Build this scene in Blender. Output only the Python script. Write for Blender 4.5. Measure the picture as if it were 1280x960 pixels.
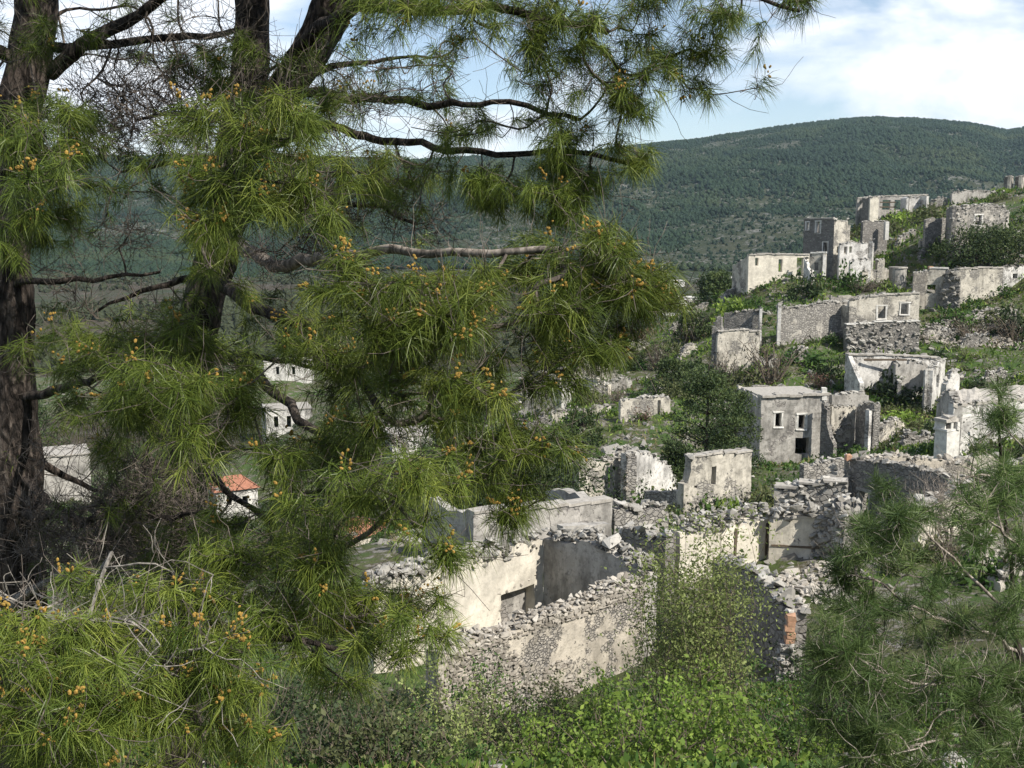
import bpy, bmesh, math, random
import numpy as np
from mathutils import Vector, Matrix

for o in list(bpy.data.objects): bpy.data.objects.remove(o)
scene = bpy.context.scene
COL = scene.collection
rng = np.random.default_rng(11)
R = math.radians

# ---------------------------------------------------------------- camera
FPX = 1372.0; CXP, CYP, HOR = 640.0, 480.0, 280.0
PITCH = math.atan((CYP - HOR) / FPX)
cam = bpy.data.cameras.new('camera'); camo = bpy.data.objects.new('camera', cam); COL.objects.link(camo)
cam.sensor_fit = 'HORIZONTAL'; cam.sensor_width = 36.0; cam.lens = 36.0 * FPX / 1280.0
cam.clip_start = 0.05; cam.clip_end = 30000
camo.location = (0, 0, 0); camo.rotation_euler = (R(90) - PITCH, 0, 0)
scene.camera = camo
# ---------------------------------------------------------------- light
SUN_AZ = R(130); SUN_EL = R(43)
w = bpy.data.worlds.new('World'); scene.world = w; w.use_nodes = True
nt = w.node_tree; nt.nodes.clear()
def wn(t, **k):
    n = nt.nodes.new(t)
    for a, b in k.items(): setattr(n, a, b)
    return n
sky = wn('ShaderNodeTexSky', sky_type='NISHITA', sun_disc=False, sun_elevation=SUN_EL, sun_rotation=SUN_AZ,
         altitude=200, air_density=1.0, dust_density=0.35, ozone_density=2.2)
tc = wn('ShaderNodeTexCoord'); mp = wn('ShaderNodeMapping'); mp.inputs['Scale'].default_value = (3.0, 3.0, 7.0)
mp.inputs['Location'].default_value = (3.1, 0.35, 0.9)
nz = wn('ShaderNodeTexNoise'); nz.inputs['Scale'].default_value = 1.5; nz.inputs['Detail'].default_value = 9
nz.inputs['Roughness'].default_value = 0.56; nz.inputs['Distortion'].default_value = 0.35
rp = wn('ShaderNodeValToRGB'); rp.color_ramp.elements[0].position = 0.50; rp.color_ramp.elements[1].position = 0.66
rp.color_ramp.elements[0].color = (0.15, 0.15, 0.15, 1)
nz2 = wn('ShaderNodeTexNoise'); nz2.inputs['Scale'].default_value = 4.5; nz2.inputs['Detail'].default_value = 7
cr2 = wn('ShaderNodeValToRGB'); cr2.color_ramp.elements[0].position = 0.3; cr2.color_ramp.elements[1].position = 0.7
cr2.color_ramp.elements[0].color = (7.0, 7.5, 8.3, 1); cr2.color_ramp.elements[1].color = (8.9, 9.1, 9.4, 1)
mx = wn('ShaderNodeMix', data_type='RGBA'); bg = wn('ShaderNodeBackground'); bg.inputs['Strength'].default_value = 0.10
out = wn('ShaderNodeOutputWorld')
lk = nt.links.new
lk(tc.outputs['Generated'], mp.inputs['Vector']); lk(mp.outputs[0], nz.inputs['Vector']); lk(mp.outputs[0], nz2.inputs['Vector'])
def wmath(op, a, b):
    n = wn('ShaderNodeMath', operation=op)
    for i, x in ((0, a), (1, b)):
        if isinstance(x, bpy.types.NodeSocket): lk(x, n.inputs[i])
        else: n.inputs[i].default_value = x
    return n.outputs[0]
def spot(d, width, amp):      # a bank of cloud round one direction of the sky
    v = Vector(d).normalized(); dn = wn('ShaderNodeVectorMath', operation='DOT_PRODUCT'); lk(tc.outputs['Generated'], dn.inputs[0]); dn.inputs[1].default_value = v
    m = wn('ShaderNodeMapRange', interpolation_type='SMOOTHSTEP'); lk(dn.outputs['Value'], m.inputs[0]); m.inputs[1].default_value = math.cos(width); m.inputs[2].default_value = 1.0; m.inputs[3].default_value = 0; m.inputs[4].default_value = amp
    return m.outputs[0]
cov = wmath('ADD', nz.outputs['Fac'], wmath('ADD', spot((.40, .9, .17), .22, .10), spot((-.75, .8, .12), .75, .17)))
lk(cov, rp.inputs[0]); lk(nz2.outputs['Fac'], cr2.inputs[0])
lk(rp.outputs[0], mx.inputs[0]); lk(sky.outputs[0], mx.inputs[6]); lk(cr2.outputs[0], mx.inputs[7])
lk(mx.outputs[2], bg.inputs['Color']); lk(bg.outputs[0], out.inputs['Surface'])
sd = bpy.data.lights.new('sun', 'SUN'); sd.energy = 5.0; sd.angle = R(0.53); sd.color = (1.0, 0.945, 0.86)
so = bpy.data.objects.new('sun', sd); COL.objects.link(so)
SV = Vector((math.sin(SUN_AZ) * math.cos(SUN_EL), math.cos(SUN_AZ) * math.cos(SUN_EL), math.sin(SUN_EL)))
so.rotation_euler = SV.to_track_quat('Z', 'Y').to_euler(); so.location = (60, -20, 80)
vs = scene.view_settings; vs.view_transform = 'Standard'; vs.look = 'None'; vs.exposure = 0.52; vs.gamma = 1.0
vs.use_curve_mapping = False

# ---------------------------------------------------------------- helpers
CP, SP = math.cos(PITCH), math.sin(PITCH)
def ray(px, py):
    dx = (px - CXP) / FPX; dy = (CYP - py) / FPX
    return np.array([dx, CP + dy * SP, -SP + dy * CP])
def P(px, py, D):
    """the point at distance D in front of the camera that is seen at (px, py) of the photograph"""
    r = ray(px, py); return r * (D / r[1])
def nrm(a): return a / (np.linalg.norm(a, axis=-1, keepdims=True) + 1e-12)

def _h(i, j, k, s):
    n = (i * 374761393 + j * 668265263 + k * 2147483647 + s * 974634177) & 0xffffffff
    n = ((n ^ (n >> 13)) * 1274126177) & 0xffffffff
    return ((n ^ (n >> 16)) & 0xffff) / 65535.0
def vnoise(x, y, z=None, s=0):
    x = np.asarray(x, float); y = np.asarray(y, float); z = np.zeros_like(x) if z is None else np.asarray(z, float)
    i, j, k = np.floor(x).astype(np.int64), np.floor(y).astype(np.int64), np.floor(z).astype(np.int64)
    f = lambda t: t * t * (3 - 2 * t)
    a, b, c = f(x - i), f(y - j), f(z - k); r = 0
    for di in (0, 1):
        for dj in (0, 1):
            for dk in (0, 1):
                r = r + _h(i + di, j + dj, k + dk, s) * (a if di else 1 - a) * (b if dj else 1 - b) * (c if dk else 1 - c)
    return r * 2 - 1
def fbm(x, y, z=None, o=4, s=0):
    r = 0; amp = 0.5; q = 1.0
    for n in range(o):
        r = r + amp * vnoise(np.asarray(x) * q, np.asarray(y) * q, None if z is None else np.asarray(z) * q, s + n); amp *= .5; q *= 2.03
    return r
def smooth(a, b, x):
    t = np.clip((np.asarray(x, float) - a) / (b - a), 0, 1); return t * t * (3 - 2 * t)

class MB:
    def __init__(s): s.V = []; s.F = []; s.T = []; s.n = 0
    def add(s, V, faces, tint=0.5, mi=0):
        V = np.asarray(V, float).reshape(-1, 3)
        for F in (faces if isinstance(faces, (list, tuple)) else [faces]):
            F = np.asarray(F, np.int64)
            if F.size: s.F.append((F + s.n, mi))
        s.V.append(V); s.T.append(np.broadcast_to(np.asarray(tint, float), (len(V),)) if np.ndim(tint) else np.full(len(V), tint)); s.n += len(V)
    def mesh(s, name, mats, off=(0, 0, 0), smooth_shade=False):
        me = bpy.data.meshes.new(name)
        V = (np.concatenate(s.V) - np.asarray(off, float)) if s.V else np.zeros((0, 3))
        loops = np.concatenate([F.ravel() for F, _ in s.F]); ks = np.concatenate([np.full(len(F), F.shape[1]) for F, _ in s.F])
        mi = np.concatenate([np.full(len(F), m) for F, m in s.F])
        me.vertices.add(len(V)); me.vertices.foreach_set('co', V.astype(np.float32).ravel())
        me.loops.add(len(loops)); me.loops.foreach_set('vertex_index', loops.astype(np.int32))
        me.polygons.add(len(ks)); st = np.concatenate([[0], np.cumsum(ks)[:-1]])
        me.polygons.foreach_set('loop_start', st.astype(np.int32))
        me.polygons.foreach_set('material_index', mi.astype(np.int32))
        me.polygons.foreach_set('use_smooth', np.full(len(ks), smooth_shade))
        a = me.attributes.new('tint', 'FLOAT', 'POINT'); a.data.foreach_set('value', np.concatenate(s.T).astype(np.float32))
        for m in (mats if isinstance(mats, (list, tuple)) else [mats]): me.materials.append(m)
        me.update(calc_edges=True); return me
WL = {}
def link(o, parent=None, loc=None):
    COL.objects.link(o)
    if parent is not None:
        o.parent = parent
        b = WL[parent.name]
        wl = b if loc is None else np.asarray(loc, float)
        o.location = tuple(wl - b); WL[o.name] = wl
    else:
        wl = np.zeros(3) if loc is None else np.asarray(loc, float)
        o.location = tuple(wl); WL[o.name] = wl
    return o
def tag(o, label=None, cat=None, group=None, kind=None):
    if label: o['label'] = label
    if cat: o['category'] = cat
    if group: o['group'] = group
    if kind: o['kind'] = kind
    return o
def thing(name, loc, label, cat, group=None):
    o = bpy.data.objects.new(name, None); o.empty_display_size = 0.3
    link(o, None, loc); return tag(o, label, cat, group)
def obj(name, mb, mats, parent=None, loc=None, sm=False, kind=None):
    off = WL[parent.name] if (parent is not None and loc is None) else (np.zeros(3) if loc is None else np.asarray(loc, float))
    o = bpy.data.objects.new(name, mb.mesh(name, mats, off, sm)); link(o, parent, loc)
    if kind: o['kind'] = kind
    return o
def box(mb, c, half, ax=None, tint=.5, jit=0, mi=0):
    ax = np.eye(3) if ax is None else np.asarray(ax, float)
    s = np.array([[x, y, z] for z in (-1, 1) for y in (-1, 1) for x in (-1, 1)], float)
    V = np.asarray(c, float) + (s * np.asarray(half)) @ ax
    if jit: V = V + rng.normal(0, jit, V.shape)
    mb.add(V, np.array([[0, 2, 3, 1], [4, 5, 7, 6], [0, 1, 5, 4], [2, 6, 7, 3], [0, 4, 6, 2], [1, 3, 7, 5]]), tint, mi)
def tube(mb, pts, rad, sides=5, tint=.5, mi=0, cap=True, rough=0):
    pts = np.asarray(pts, float); n = len(pts); rad = np.broadcast_to(np.asarray(rad, float), (n,))
    t = nrm(np.gradient(pts, axis=0)); ref = np.array([0.31, 0.22, 0.92]) if abs(t[0][2]) < .8 else np.array([0.9, 0.3, 0.1])
    u = nrm(np.cross(t, ref)); v = np.cross(t, u)
    a = np.arange(sides) * 2 * math.pi / sides
    rr = rad[:, None] * np.ones(sides)
    if rough: rr = rr * (1 + rough * rng.normal(0, 1, rr.shape))
    ring = pts[:, None] + rr[..., None] * (np.cos(a)[None, :, None] * u[:, None] + np.sin(a)[None, :, None] * v[:, None])
    V = ring.reshape(-1, 3); i = np.arange(n - 1)[:, None] * sides; j = np.arange(sides)[None, :]; j2 = (j + 1) % sides
    F = np.stack([i + j, i + j2, i + sides + j2, i + sides + j], -1).reshape(-1, 4)
    mb.add(V, F, tint, mi)

# ---------------------------------------------------------------- materials
def newmat(name):
    m = bpy.data.materials.new(name); m.use_nodes = True
    t = m.node_tree; b = t.nodes['Principled BSDF']; b.inputs['Roughness'].default_value = .85
    b.inputs['Specular IOR Level'].default_value = .2
    return m, t, b
def N(t, typ, ins=None, **k):
    n = t.nodes.new(typ)
    for a, b in k.items(): setattr(n, a, b)
    for a, b in (ins or {}).items():
        if isinstance(b, bpy.types.NodeSocket): t.links.new(b, n.inputs[a])
        else: n.inputs[a].default_value = b
    return n
def pos(t, sc=(1, 1, 1), loc=(0, 0, 0), src=None):
    g = src or N(t, 'ShaderNodeNewGeometry').outputs['Position']
    return N(t, 'ShaderNodeMapping', {'Vector': g, 'Scale': sc, 'Location': loc}).outputs[0]
def noise(t, vec, scale, detail=5, rough=.55):
    return N(t, 'ShaderNodeTexNoise', {'Vector': vec, 'Scale': scale, 'Detail': detail, 'Roughness': rough}).outputs['Fac']
def ramp(t, fac, stops):
    n = N(t, 'ShaderNodeValToRGB', {'Fac': fac}); e = n.color_ramp.elements
    while len(e) < len(stops): e.new(.5)
    for q, (p, c) in zip(e, stops):
        q.position = p; q.color = (c, c, c, 1) if np.isscalar(c) else (*c, 1)
    return n.outputs[0]
def mixc(t, f, a, b, mode='MIX'):
    n = N(t, 'ShaderNodeMix', data_type='RGBA', blend_type=mode)
    for i, x in ((0, f), (6, a), (7, b)):
        if isinstance(x, bpy.types.NodeSocket): t.links.new(x, n.inputs[i])
        elif i: n.inputs[i].default_value = (*x, 1)
        else: n.inputs[i].default_value = x
    return n.outputs[2]
def math_(t, op, a, b=0.0):
    n = N(t, 'ShaderNodeMath', operation=op)
    for i, x in ((0, a), (1, b)):
        if isinstance(x, bpy.types.NodeSocket): t.links.new(x, n.inputs[i])
        else: n.inputs[i].default_value = x
    return n.outputs[0]
def bump(t, b, h, strength=.5, dist=.03):
    n = N(t, 'ShaderNodeBump', {'Height': h, 'Strength': strength, 'Distance': dist}); t.links.new(n.outputs[0], b.inputs['Normal'])

def leaf_mat(name, dark, mid, light, trans=.3, rough=.6):
    m, t, b = newmat(name)
    a = N(t, 'ShaderNodeAttribute', attribute_name='tint').outputs['Fac']
    c = ramp(t, a, [(0, dark), (.5, mid), (1, light)])
    oi = N(t, 'ShaderNodeObjectInfo').outputs['Random']
    hs = N(t, 'ShaderNodeHueSaturation', {'Color': c, 'Hue': .5, 'Saturation': .95, 'Value': math_(t, 'MULTIPLY_ADD', oi, .35)})
    hs.inputs['Value'].links[0].from_node.inputs[2].default_value = .82
    c = hs.outputs[0]
    t.links.new(c, b.inputs['Base Color']); b.inputs['Roughness'].default_value = rough
    tr = N(t, 'ShaderNodeBsdfTranslucent', {'Color': c})
    mixs = N(t, 'ShaderNodeMixShader', {0: trans, 1: b.outputs[0], 2: tr.outputs[0]})
    t.links.new(mixs.outputs[0], t.nodes['Material Output'].inputs['Surface']); return m
def bark_mat(name, c0, c1, c2, sc=14, st=.9, dist=.03):
    m, t, b = newmat(name)
    v = pos(t, (1, 1, .35)); n1 = noise(t, v, sc, 8, .62)
    vo = N(t, 'ShaderNodeTexVoronoi', {'Vector': v, 'Scale': sc * 1.1, 'Randomness': 1.0}, feature='DISTANCE_TO_EDGE').outputs['Distance']
    nw = noise(t, pos(t, (1, 1, .16)), sc * .9, 6, .7); crack = ramp(t, math_(t, 'ADD', math_(t, 'MULTIPLY', vo, .5), math_(t, 'MULTIPLY', nw, .8)), [(.34, 0), (.50, 1)])
    c = ramp(t, n1, [(.3, c0), (.5, c1), (.72, c2)]); c = mixc(t, crack, tuple(x * .55 for x in c0), c)
    t.links.new(c, b.inputs['Base Color']); bump(t, b, math_(t, 'ADD', crack, n1), st, dist); return m
def wall_mat(name, plaster, stone, amount, sc=3.2, tone=(.16, .15, .14), dirt=.5, bs=.7):
    """lime plaster worn off rubble masonry: amount = how much plaster is left"""
    m, t, b = newmat(name)
    p = pos(t); n_w = noise(t, p, .55, 7, .62)
    wob = N(t, 'ShaderNodeTexNoise', {'Vector': p, 'Scale': 2.2, 'Detail': 3}).outputs['Color']
    pw = N(t, 'ShaderNodeVectorMath', {0: p, 1: N(t, 'ShaderNodeVectorMath', {0: wob, 'Scale': .25}, operation='SCALE').outputs[0]}, operation='ADD').outputs[0]
    pz = N(t, 'ShaderNodeMapping', {'Vector': pw, 'Scale': (1, 1, 1.6)}).outputs[0]
    ve = N(t, 'ShaderNodeTexVoronoi', {'Vector': pz, 'Scale': sc}, feature='DISTANCE_TO_EDGE').outputs['Distance']
    vc = N(t, 'ShaderNodeTexVoronoi', {'Vector': pz, 'Scale': sc}, feature='F1').outputs['Color']
    sep = N(t, 'ShaderNodeSeparateColor', {0: vc}).outputs[0]
    joint = ramp(t, ve, [(.02, 0), (.13, 1)])
    sc_ = ramp(t, sep, [(0, tuple(x * .62 for x in stone)), (.5, stone), (1, tuple(min(1, x * 1.35) for x in stone))])
    sc_ = mixc(t, math_(t, 'MULTIPLY', noise(t, p, 9, 4), .55), sc_, tuple(x * .5 for x in stone))
    sc_ = mixc(t, joint, tone, sc_)
    st = math_(t, 'ADD', math_(t, 'MULTIPLY', noise(t, pos(t, (1, 1, .3)), 1.3, 8, .7), .55), math_(t, 'MULTIPLY', noise(t, p, .5, 6, .6), .5))
    blot = ramp(t, noise(t, p, .9, 7, .68), [(.3, tuple(x * .74 for x in plaster)), (.5, plaster), (.68, tuple(min(.85, x * 1.16) for x in plaster))])
    pl = mixc(t, math_(t, 'MULTIPLY', ramp(t, st, [(.50, 0), (.66, 1)]), dirt), blot, tuple(x * .33 for x in plaster))
    spots = ramp(t, noise(t, p, 5.0, 6, .7), [(.5, 0), (.68, 1)])
    pl = mixc(t, math_(t, 'MULTIPLY', spots, dirt * .8), pl, tuple(x * .5 for x in stone))
    mask = ramp(t, math_(t, 'ADD', n_w, math_(t, 'MULTIPLY', noise(t, p, 3.5, 6, .7), .35)), [(.655 + .5 * (.5 - amount), 0), (.695 + .5 * (.5 - amount), 1)])
    c = mixc(t, mask, sc_, pl); t.links.new(c, b.inputs['Base Color'])
    hgt = math_(t, 'ADD', math_(t, 'MULTIPLY', mask, 1.1), math_(t, 'MULTIPLY', joint, math_(t, 'SUBTRACT', 1.0, mask)))
    bump(t, b, math_(t, 'ADD', hgt, math_(t, 'MULTIPLY', noise(t, p, 12, 4), .35)), bs, .05); return m
def plain_mat(name, c, var=.35, sc=3, bs=.3):
    m, t, b = newmat(name); n = noise(t, pos(t), sc, 7, .65)
    t.links.new(ramp(t, n, [(.25, tuple(x * (1 - var) for x in c)), (.55, c), (.8, tuple(min(1, x * (1 + var * .6)) for x in c))]), b.inputs['Base Color'])
    bump(t, b, n, bs, .04); return m
def stone_mat(name, dark, mid, light):
    m, t, b = newmat(name); oi = N(t, 'ShaderNodeObjectInfo').outputs['Random']
    a = N(t, 'ShaderNodeAttribute', attribute_name='tint').outputs['Fac']
    n = noise(t, pos(t), 6, 7, .65)
    f = math_(t, 'ADD', math_(t, 'MULTIPLY', oi, .3), math_(t, 'ADD', math_(t, 'MULTIPLY', a, .35), math_(t, 'MULTIPLY', n, .35)))
    c = ramp(t, f, [(.2, dark), (.5, mid), (.8, light)])
    lich = ramp(t, noise(t, pos(t), 13, 5, .7), [(.52, 0), (.66, 1)])
    c = mixc(t, math_(t, 'MULTIPLY', lich, .55), c, (.11, .105, .085))
    t.links.new(c, b.inputs['Base Color']); bump(t, b, n, .6, .03); return m

MAT = {}
MAT['bark'] = bark_mat('pine_bark', (.030, .024, .020), (.070, .055, .045), (.15, .125, .105), 22, 1.0, .035)
MAT['twig'] = bark_mat('pine_twig', (.06, .05, .042), (.12, .10, .084), (.22, .19, .16), 20, .5, .005)
MAT['deadtwig'] = bark_mat('dead_twig', (.12, .11, .10), (.24, .22, .19), (.38, .35, .31), 20, .4, .004)
MAT['palebark'] = bark_mat('pale_bark', (.14, .12, .10), (.28, .24, .20), (.42, .37, .32), 20, .4, .004)
MAT['needle'] = leaf_mat('pine_needle', (.036, .064, .009), (.108, .152, .021), (.235, .27, .042), .28, .38)
MAT['needle_soft'] = leaf_mat('young_pine_needle', (.045, .085, .024), (.095, .150, .040), (.17, .225, .07), .34, .42)
MAT['needle_far'] = leaf_mat('far_pine_needle', (.020, .038, .014), (.045, .072, .022), (.095, .125, .036), .22)
MAT['cone'] = plain_mat('pollen_cone', (.30, .19, .045), .6, 25, .3)
MAT['leaf_bright'] = leaf_mat('bright_leaf', (.055, .105, .014), (.125, .20, .024), (.25, .34, .05), .35)
MAT['leaf_green'] = leaf_mat('green_leaf', (.024, .060, .012), (.054, .112, .020), (.11, .185, .034), .3)
MAT['leaf_pale'] = leaf_mat('pale_new_leaf', (.12, .15, .04), (.23, .28, .08), (.36, .42, .14), .42)
MAT['leaf_olive'] = leaf_mat('olive_leaf', (.040, .050, .020), (.085, .100, .036), (.15, .165, .065), .28)
MAT['leaf_dark'] = leaf_mat('dark_leaf', (.016, .030, .012), (.034, .056, .019), (.07, .10, .034), .22)
MAT['leaf_dry'] = leaf_mat('dry_leaf', (.10, .075, .032), (.20, .155, .065), (.33, .27, .13), .25)
MAT['leaf_red'] = leaf_mat('reddish_leaf', (.07, .035, .024), (.14, .075, .05), (.23, .13, .085), .2)
MAT['leaf_grey'] = leaf_mat('grey_leaf', (.06, .058, .042), (.12, .115, .085), (.20, .19, .145), .15)
MAT['stem'] = plain_mat('shrub_stem', (.13, .105, .08), .4, 20)
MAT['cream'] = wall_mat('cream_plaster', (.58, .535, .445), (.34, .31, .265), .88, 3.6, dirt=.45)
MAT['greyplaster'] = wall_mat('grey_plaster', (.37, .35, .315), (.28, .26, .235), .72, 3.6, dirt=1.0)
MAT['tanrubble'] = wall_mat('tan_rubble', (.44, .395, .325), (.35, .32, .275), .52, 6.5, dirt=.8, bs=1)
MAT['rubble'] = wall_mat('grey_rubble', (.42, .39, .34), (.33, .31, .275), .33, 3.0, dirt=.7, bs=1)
MAT['darkrubble'] = wall_mat('dark_rubble', (.30, .28, .25), (.24, .225, .20), .18, 2.6, dirt=.8, bs=1)  # dark rubble; on side walls turned from the sun it paints shade too
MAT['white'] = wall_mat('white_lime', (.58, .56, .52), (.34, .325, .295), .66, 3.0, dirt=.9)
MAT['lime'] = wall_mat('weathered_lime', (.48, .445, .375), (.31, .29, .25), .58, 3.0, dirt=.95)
MAT['ledge'] = plain_mat('stone_ledge', (.36, .335, .295), .45, 4)
MAT['whitetrim'] = plain_mat('white_trim', (.60, .58, .53), .4, 3)
MAT['stone'] = stone_mat('loose_stone', (.14, .13, .112), (.275, .26, .23), (.43, .41, .37))
MAT['stone_tan'] = stone_mat('tan_stone', (.17, .15, .125), (.32, .29, .245), (.46, .425, .37))
MAT['brick'] = plain_mat('orange_brick', (.42, .25, .16), .4, 8)
MAT['tile'] = plain_mat('red_roof_tile', (.33, .15, .095), .5, 4)
MAT['vent_shade'] = plain_mat('painted_vent_shade', (.05, .047, .043), .3, 3)
MAT['wood'] = plain_mat('old_timber', (.11, .085, .06), .4, 12)
# ---------------------------------------------------------------- terrain
GP = [  # ground seen at (px, py) at distance D
 (640,960,21),(300,960,20),(1000,960,20),(1280,960,15),(40,960,17),(870,905,22.5),(680,900,31.5),(990,880,29),(560,900,29),
 (430,860,32),(700,800,38),(960,716,45),(1050,745,41),(1200,705,46),(1280,650,55),(690,690,49),(560,700,50),(800,662,60),
 (900,640,70),(760,648,75),(640,625,80),(1000,576,100),(1080,640,64),(1160,562,88),(1240,562,82),(1110,506,120),(1220,450,130),
 (900,492,124),(1100,442,136),(1000,472,127),(1170,388,150),(1260,432,140),(1260,362,156),(970,352,165),(1020,346,168),(880,405,160),
 (1115,272,210),(1190,310,168),(1090,325,176),(1280,240,215),(1225,312,165),(700,530,112),(690,462,150),(525,580,165),(300,655,150),(460,692,95),(360,548,222),(360,480,295),(180,640,150),(400,640,125),
 (60,640,140),(330,470,300),(780,470,140),(820,415,190),(1122,364,166),(1085,360,162),(1262,240,210),(1195,262,198),(1000,415,142),(930,390,158),(60,470,320)]
CTRL = [P(*g) for g in GP] + [np.array(v, float) for v in [
 (0,0,-1.7),(-3,0,-1.9),(3,0,-1.7),(0,4,-3.0),(-6,7,-5.0),(6,7,-4.6),(0,10,-5.7),(-14,5,-6.5),(14,5,-4.2),(0,-8,.6),(-25,-8,-5),(25,-8,2),
 (0,-35,9),(-60,-30,-8),(60,-35,14),(60,10,2),(90,60,0),(130,110,8),(150,200,18),(110,250,4),(60,250,-14),(20,230,-30),(-40,220,-38),
 (-90,60,-32),(-60,30,-21),(-30,25,-13.5),(-120,-20,-25),(-150,120,-43),(200,60,16),(230,200,24),(180,300,0),(250,380,-20),(100,330,-30),
 (-110,200,-44),(-20,300,-44),(200,-40,22)]]
CTRL = np.array(CTRL)
def _tps(r): return np.where(r > 1e-9, r * r * np.log(r + 1e-9), 0)
_S = 50.0
_c = CTRL[:, :2] / _S; _K = _tps(np.linalg.norm(_c[:, None] - _c[None], axis=-1)) + .004 * np.eye(len(_c))
_Pm = np.c_[np.ones(len(_c)), _c]; _A = np.block([[_K, _Pm], [_Pm.T, np.zeros((3, 3))]])
_W = np.linalg.solve(_A, np.r_[CTRL[:, 2], 0, 0, 0])
def terrain0(x, y):
    x = np.asarray(x, float); y = np.asarray(y, float); sh = x.shape; q = np.stack([x.ravel(), y.ravel()], -1) / _S
    out = np.empty(len(q))
    for a in range(0, len(q), 20000):
        s = q[a:a + 20000]; out[a:a + 20000] = _tps(np.linalg.norm(s[:, None] - _c[None], axis=-1)) @ _W[:-3] + _W[-3] + s @ _W[-2:]
    z = out.reshape(sh)
    e = np.maximum(np.maximum(smooth(300, 430, y), smooth(-150, -260, x)), smooth(260, 400, x)); e = np.maximum(e, smooth(-40, -120, y) * 0)
    return z * (1 - e) + (-47.5) * e
def terrain(x, y):
    z = terrain0(x, y); d = np.hypot(x, y)
    a = np.clip(d / 60, .15, 1)
    st = fbm(np.asarray(x) * .13, np.asarray(y) * .13, s=5, o=4) * 1.1 * a + fbm(np.asarray(x) * .6, np.asarray(y) * .6, s=9, o=3) * .35
    return np.maximum(z + st, -60)
def tz(x, y): return float(terrain(np.array([x]), np.array([y]))[0])

def ground_mat(name, green, dry, rock, soil, gsc=.12, far=False):
    m, t, b = newmat(name); p = pos(t)
    n1 = noise(t, p, gsc, 8, .62); n2 = noise(t, p, gsc * 5.5, 7, .66); n3 = noise(t, p, gsc * 22, 6, .7)
    c = mixc(t, ramp(t, n1, [(.40, 0), (.56, 1)]), dry, green)
    c = mixc(t, ramp(t, n2, [(.47, 0), (.60, 1)]), c, soil)
    c = mixc(t, ramp(t, math_(t, 'ADD', math_(t, 'MULTIPLY', n2, .6), math_(t, 'MULTIPLY', n3, .5)), [(.585, 0), (.65, 1)]), c, rock)
    c = mixc(t, math_(t, 'MULTIPLY', ramp(t, n3, [(.35, 0), (.7, 1)]), .5), c, tuple(x * .45 for x in soil))
    t.links.new(c, b.inputs['Base Color']); b.inputs['Roughness'].default_value = .95
    bump(t, b, math_(t, 'ADD', n2, n3), 1.0, .12 if not far else 3); return m
MAT['slope'] = ground_mat('hillside_ground', (.050, .095, .019), (.085, .092, .034), (.26, .245, .215), (.085, .075, .046))
MAT['plain'] = ground_mat('valley_ground', (.045, .065, .026), (.085, .066, .042), (.15, .135, .105), (.070, .056, .038), .012, True)
MAT['mountain'] = ground_mat('mountain_ground', (.035, .050, .022), (.06, .066, .035), (.24, .235, .215), (.045, .055, .028), .012, True)

def sheet(name, xs, ys, fn, mat):
    X, Y = np.meshgrid(xs, ys); Z = fn(X, Y); nx, ny = len(xs), len(ys)
    i = np.arange(ny - 1)[:, None] * nx; j = np.arange(nx - 1)[None]
    F = np.stack([i + j, i + j + 1, i + nx + j + 1, i + nx + j], -1).reshape(-1, 4)
    mb = MB(); mb.add(np.stack([X, Y, Z], -1).reshape(-1, 3), F); o = obj(name, mb, mat, sm=True); o['kind'] = 'structure'; return o
def axis(lo, hi, a, b, fine, coarse):
    return np.unique(np.round(np.r_[np.arange(lo, a, coarse), np.arange(a, b, fine), np.arange(b, hi + coarse, coarse)], 3))
sheet('hillside', axis(-260, 400, -60, 105, 1.0, 4.0), axis(-60, 430, -4, 225, 1.0, 4.0), terrain, MAT['slope'])
PLAIN_Z = -45.0
def plain_fn(x, y): return PLAIN_Z + fbm(x * .01, y * .01, s=31, o=3) * 1.2
sheet('valley_plain', np.r_[-12000, -6000, np.arange(-2000, 2001, 50), 6000, 12000], np.r_[-3000, np.arange(-100, 1301, 50), 3000, 8000, 16000], plain_fn, MAT['plain'])
RIDGE = np.array([(-900,196),(-300,204),(0,203),(300,198),(500,203),(640,199),(720,194),(800,188),(860,181),(910,173),(960,165),(1020,158),(1085,153),(1150,156),(1200,160),(1245,169),(1290,161),(1400,158),(1700,176),(2400,190)], float)
MY0, MY1 = 900., 2500.
def mountain_fn(x, y):
    px = 640 + FPX * x / np.maximum(y, 1) * 1.0
    rz = (HOR - np.interp(px, RIDGE[:, 0], RIDGE[:, 1])) / FPX * MY1
    wob = 160 * fbm(x * .0016, y * .0, s=77, o=3)
    t = (y - MY0 - wob) / (MY1 - MY0 - wob)
    k = np.where(t < 1, np.clip(t, 0, 1) ** 1.05 * .55 + .45 * smooth(0, 1, t), 1 - .35 * np.clip(t - 1, 0, 2) ** 1.3)
    n = fbm(x * .0035, y * .0035, s=51, o=5) * 62 * np.clip(t * 3, 0, 1) * np.clip(np.abs(1 - t) * 2.2, .10, 1)
    n = n + fbm(x * .011, y * .011, s=58, o=3) * 12 * np.clip(t * 4, 0, 1) * np.clip(np.abs(1 - t) * 3, .3, 1)
    return PLAIN_Z - 6 + (rz - PLAIN_Z + 6) * k + n
sheet('mountain', np.arange(-2600, 3201, 26.), np.r_[np.arange(700, 3000, 24.), np.arange(3000, 5200, 80.)], mountain_fn, MAT['mountain'])

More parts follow.
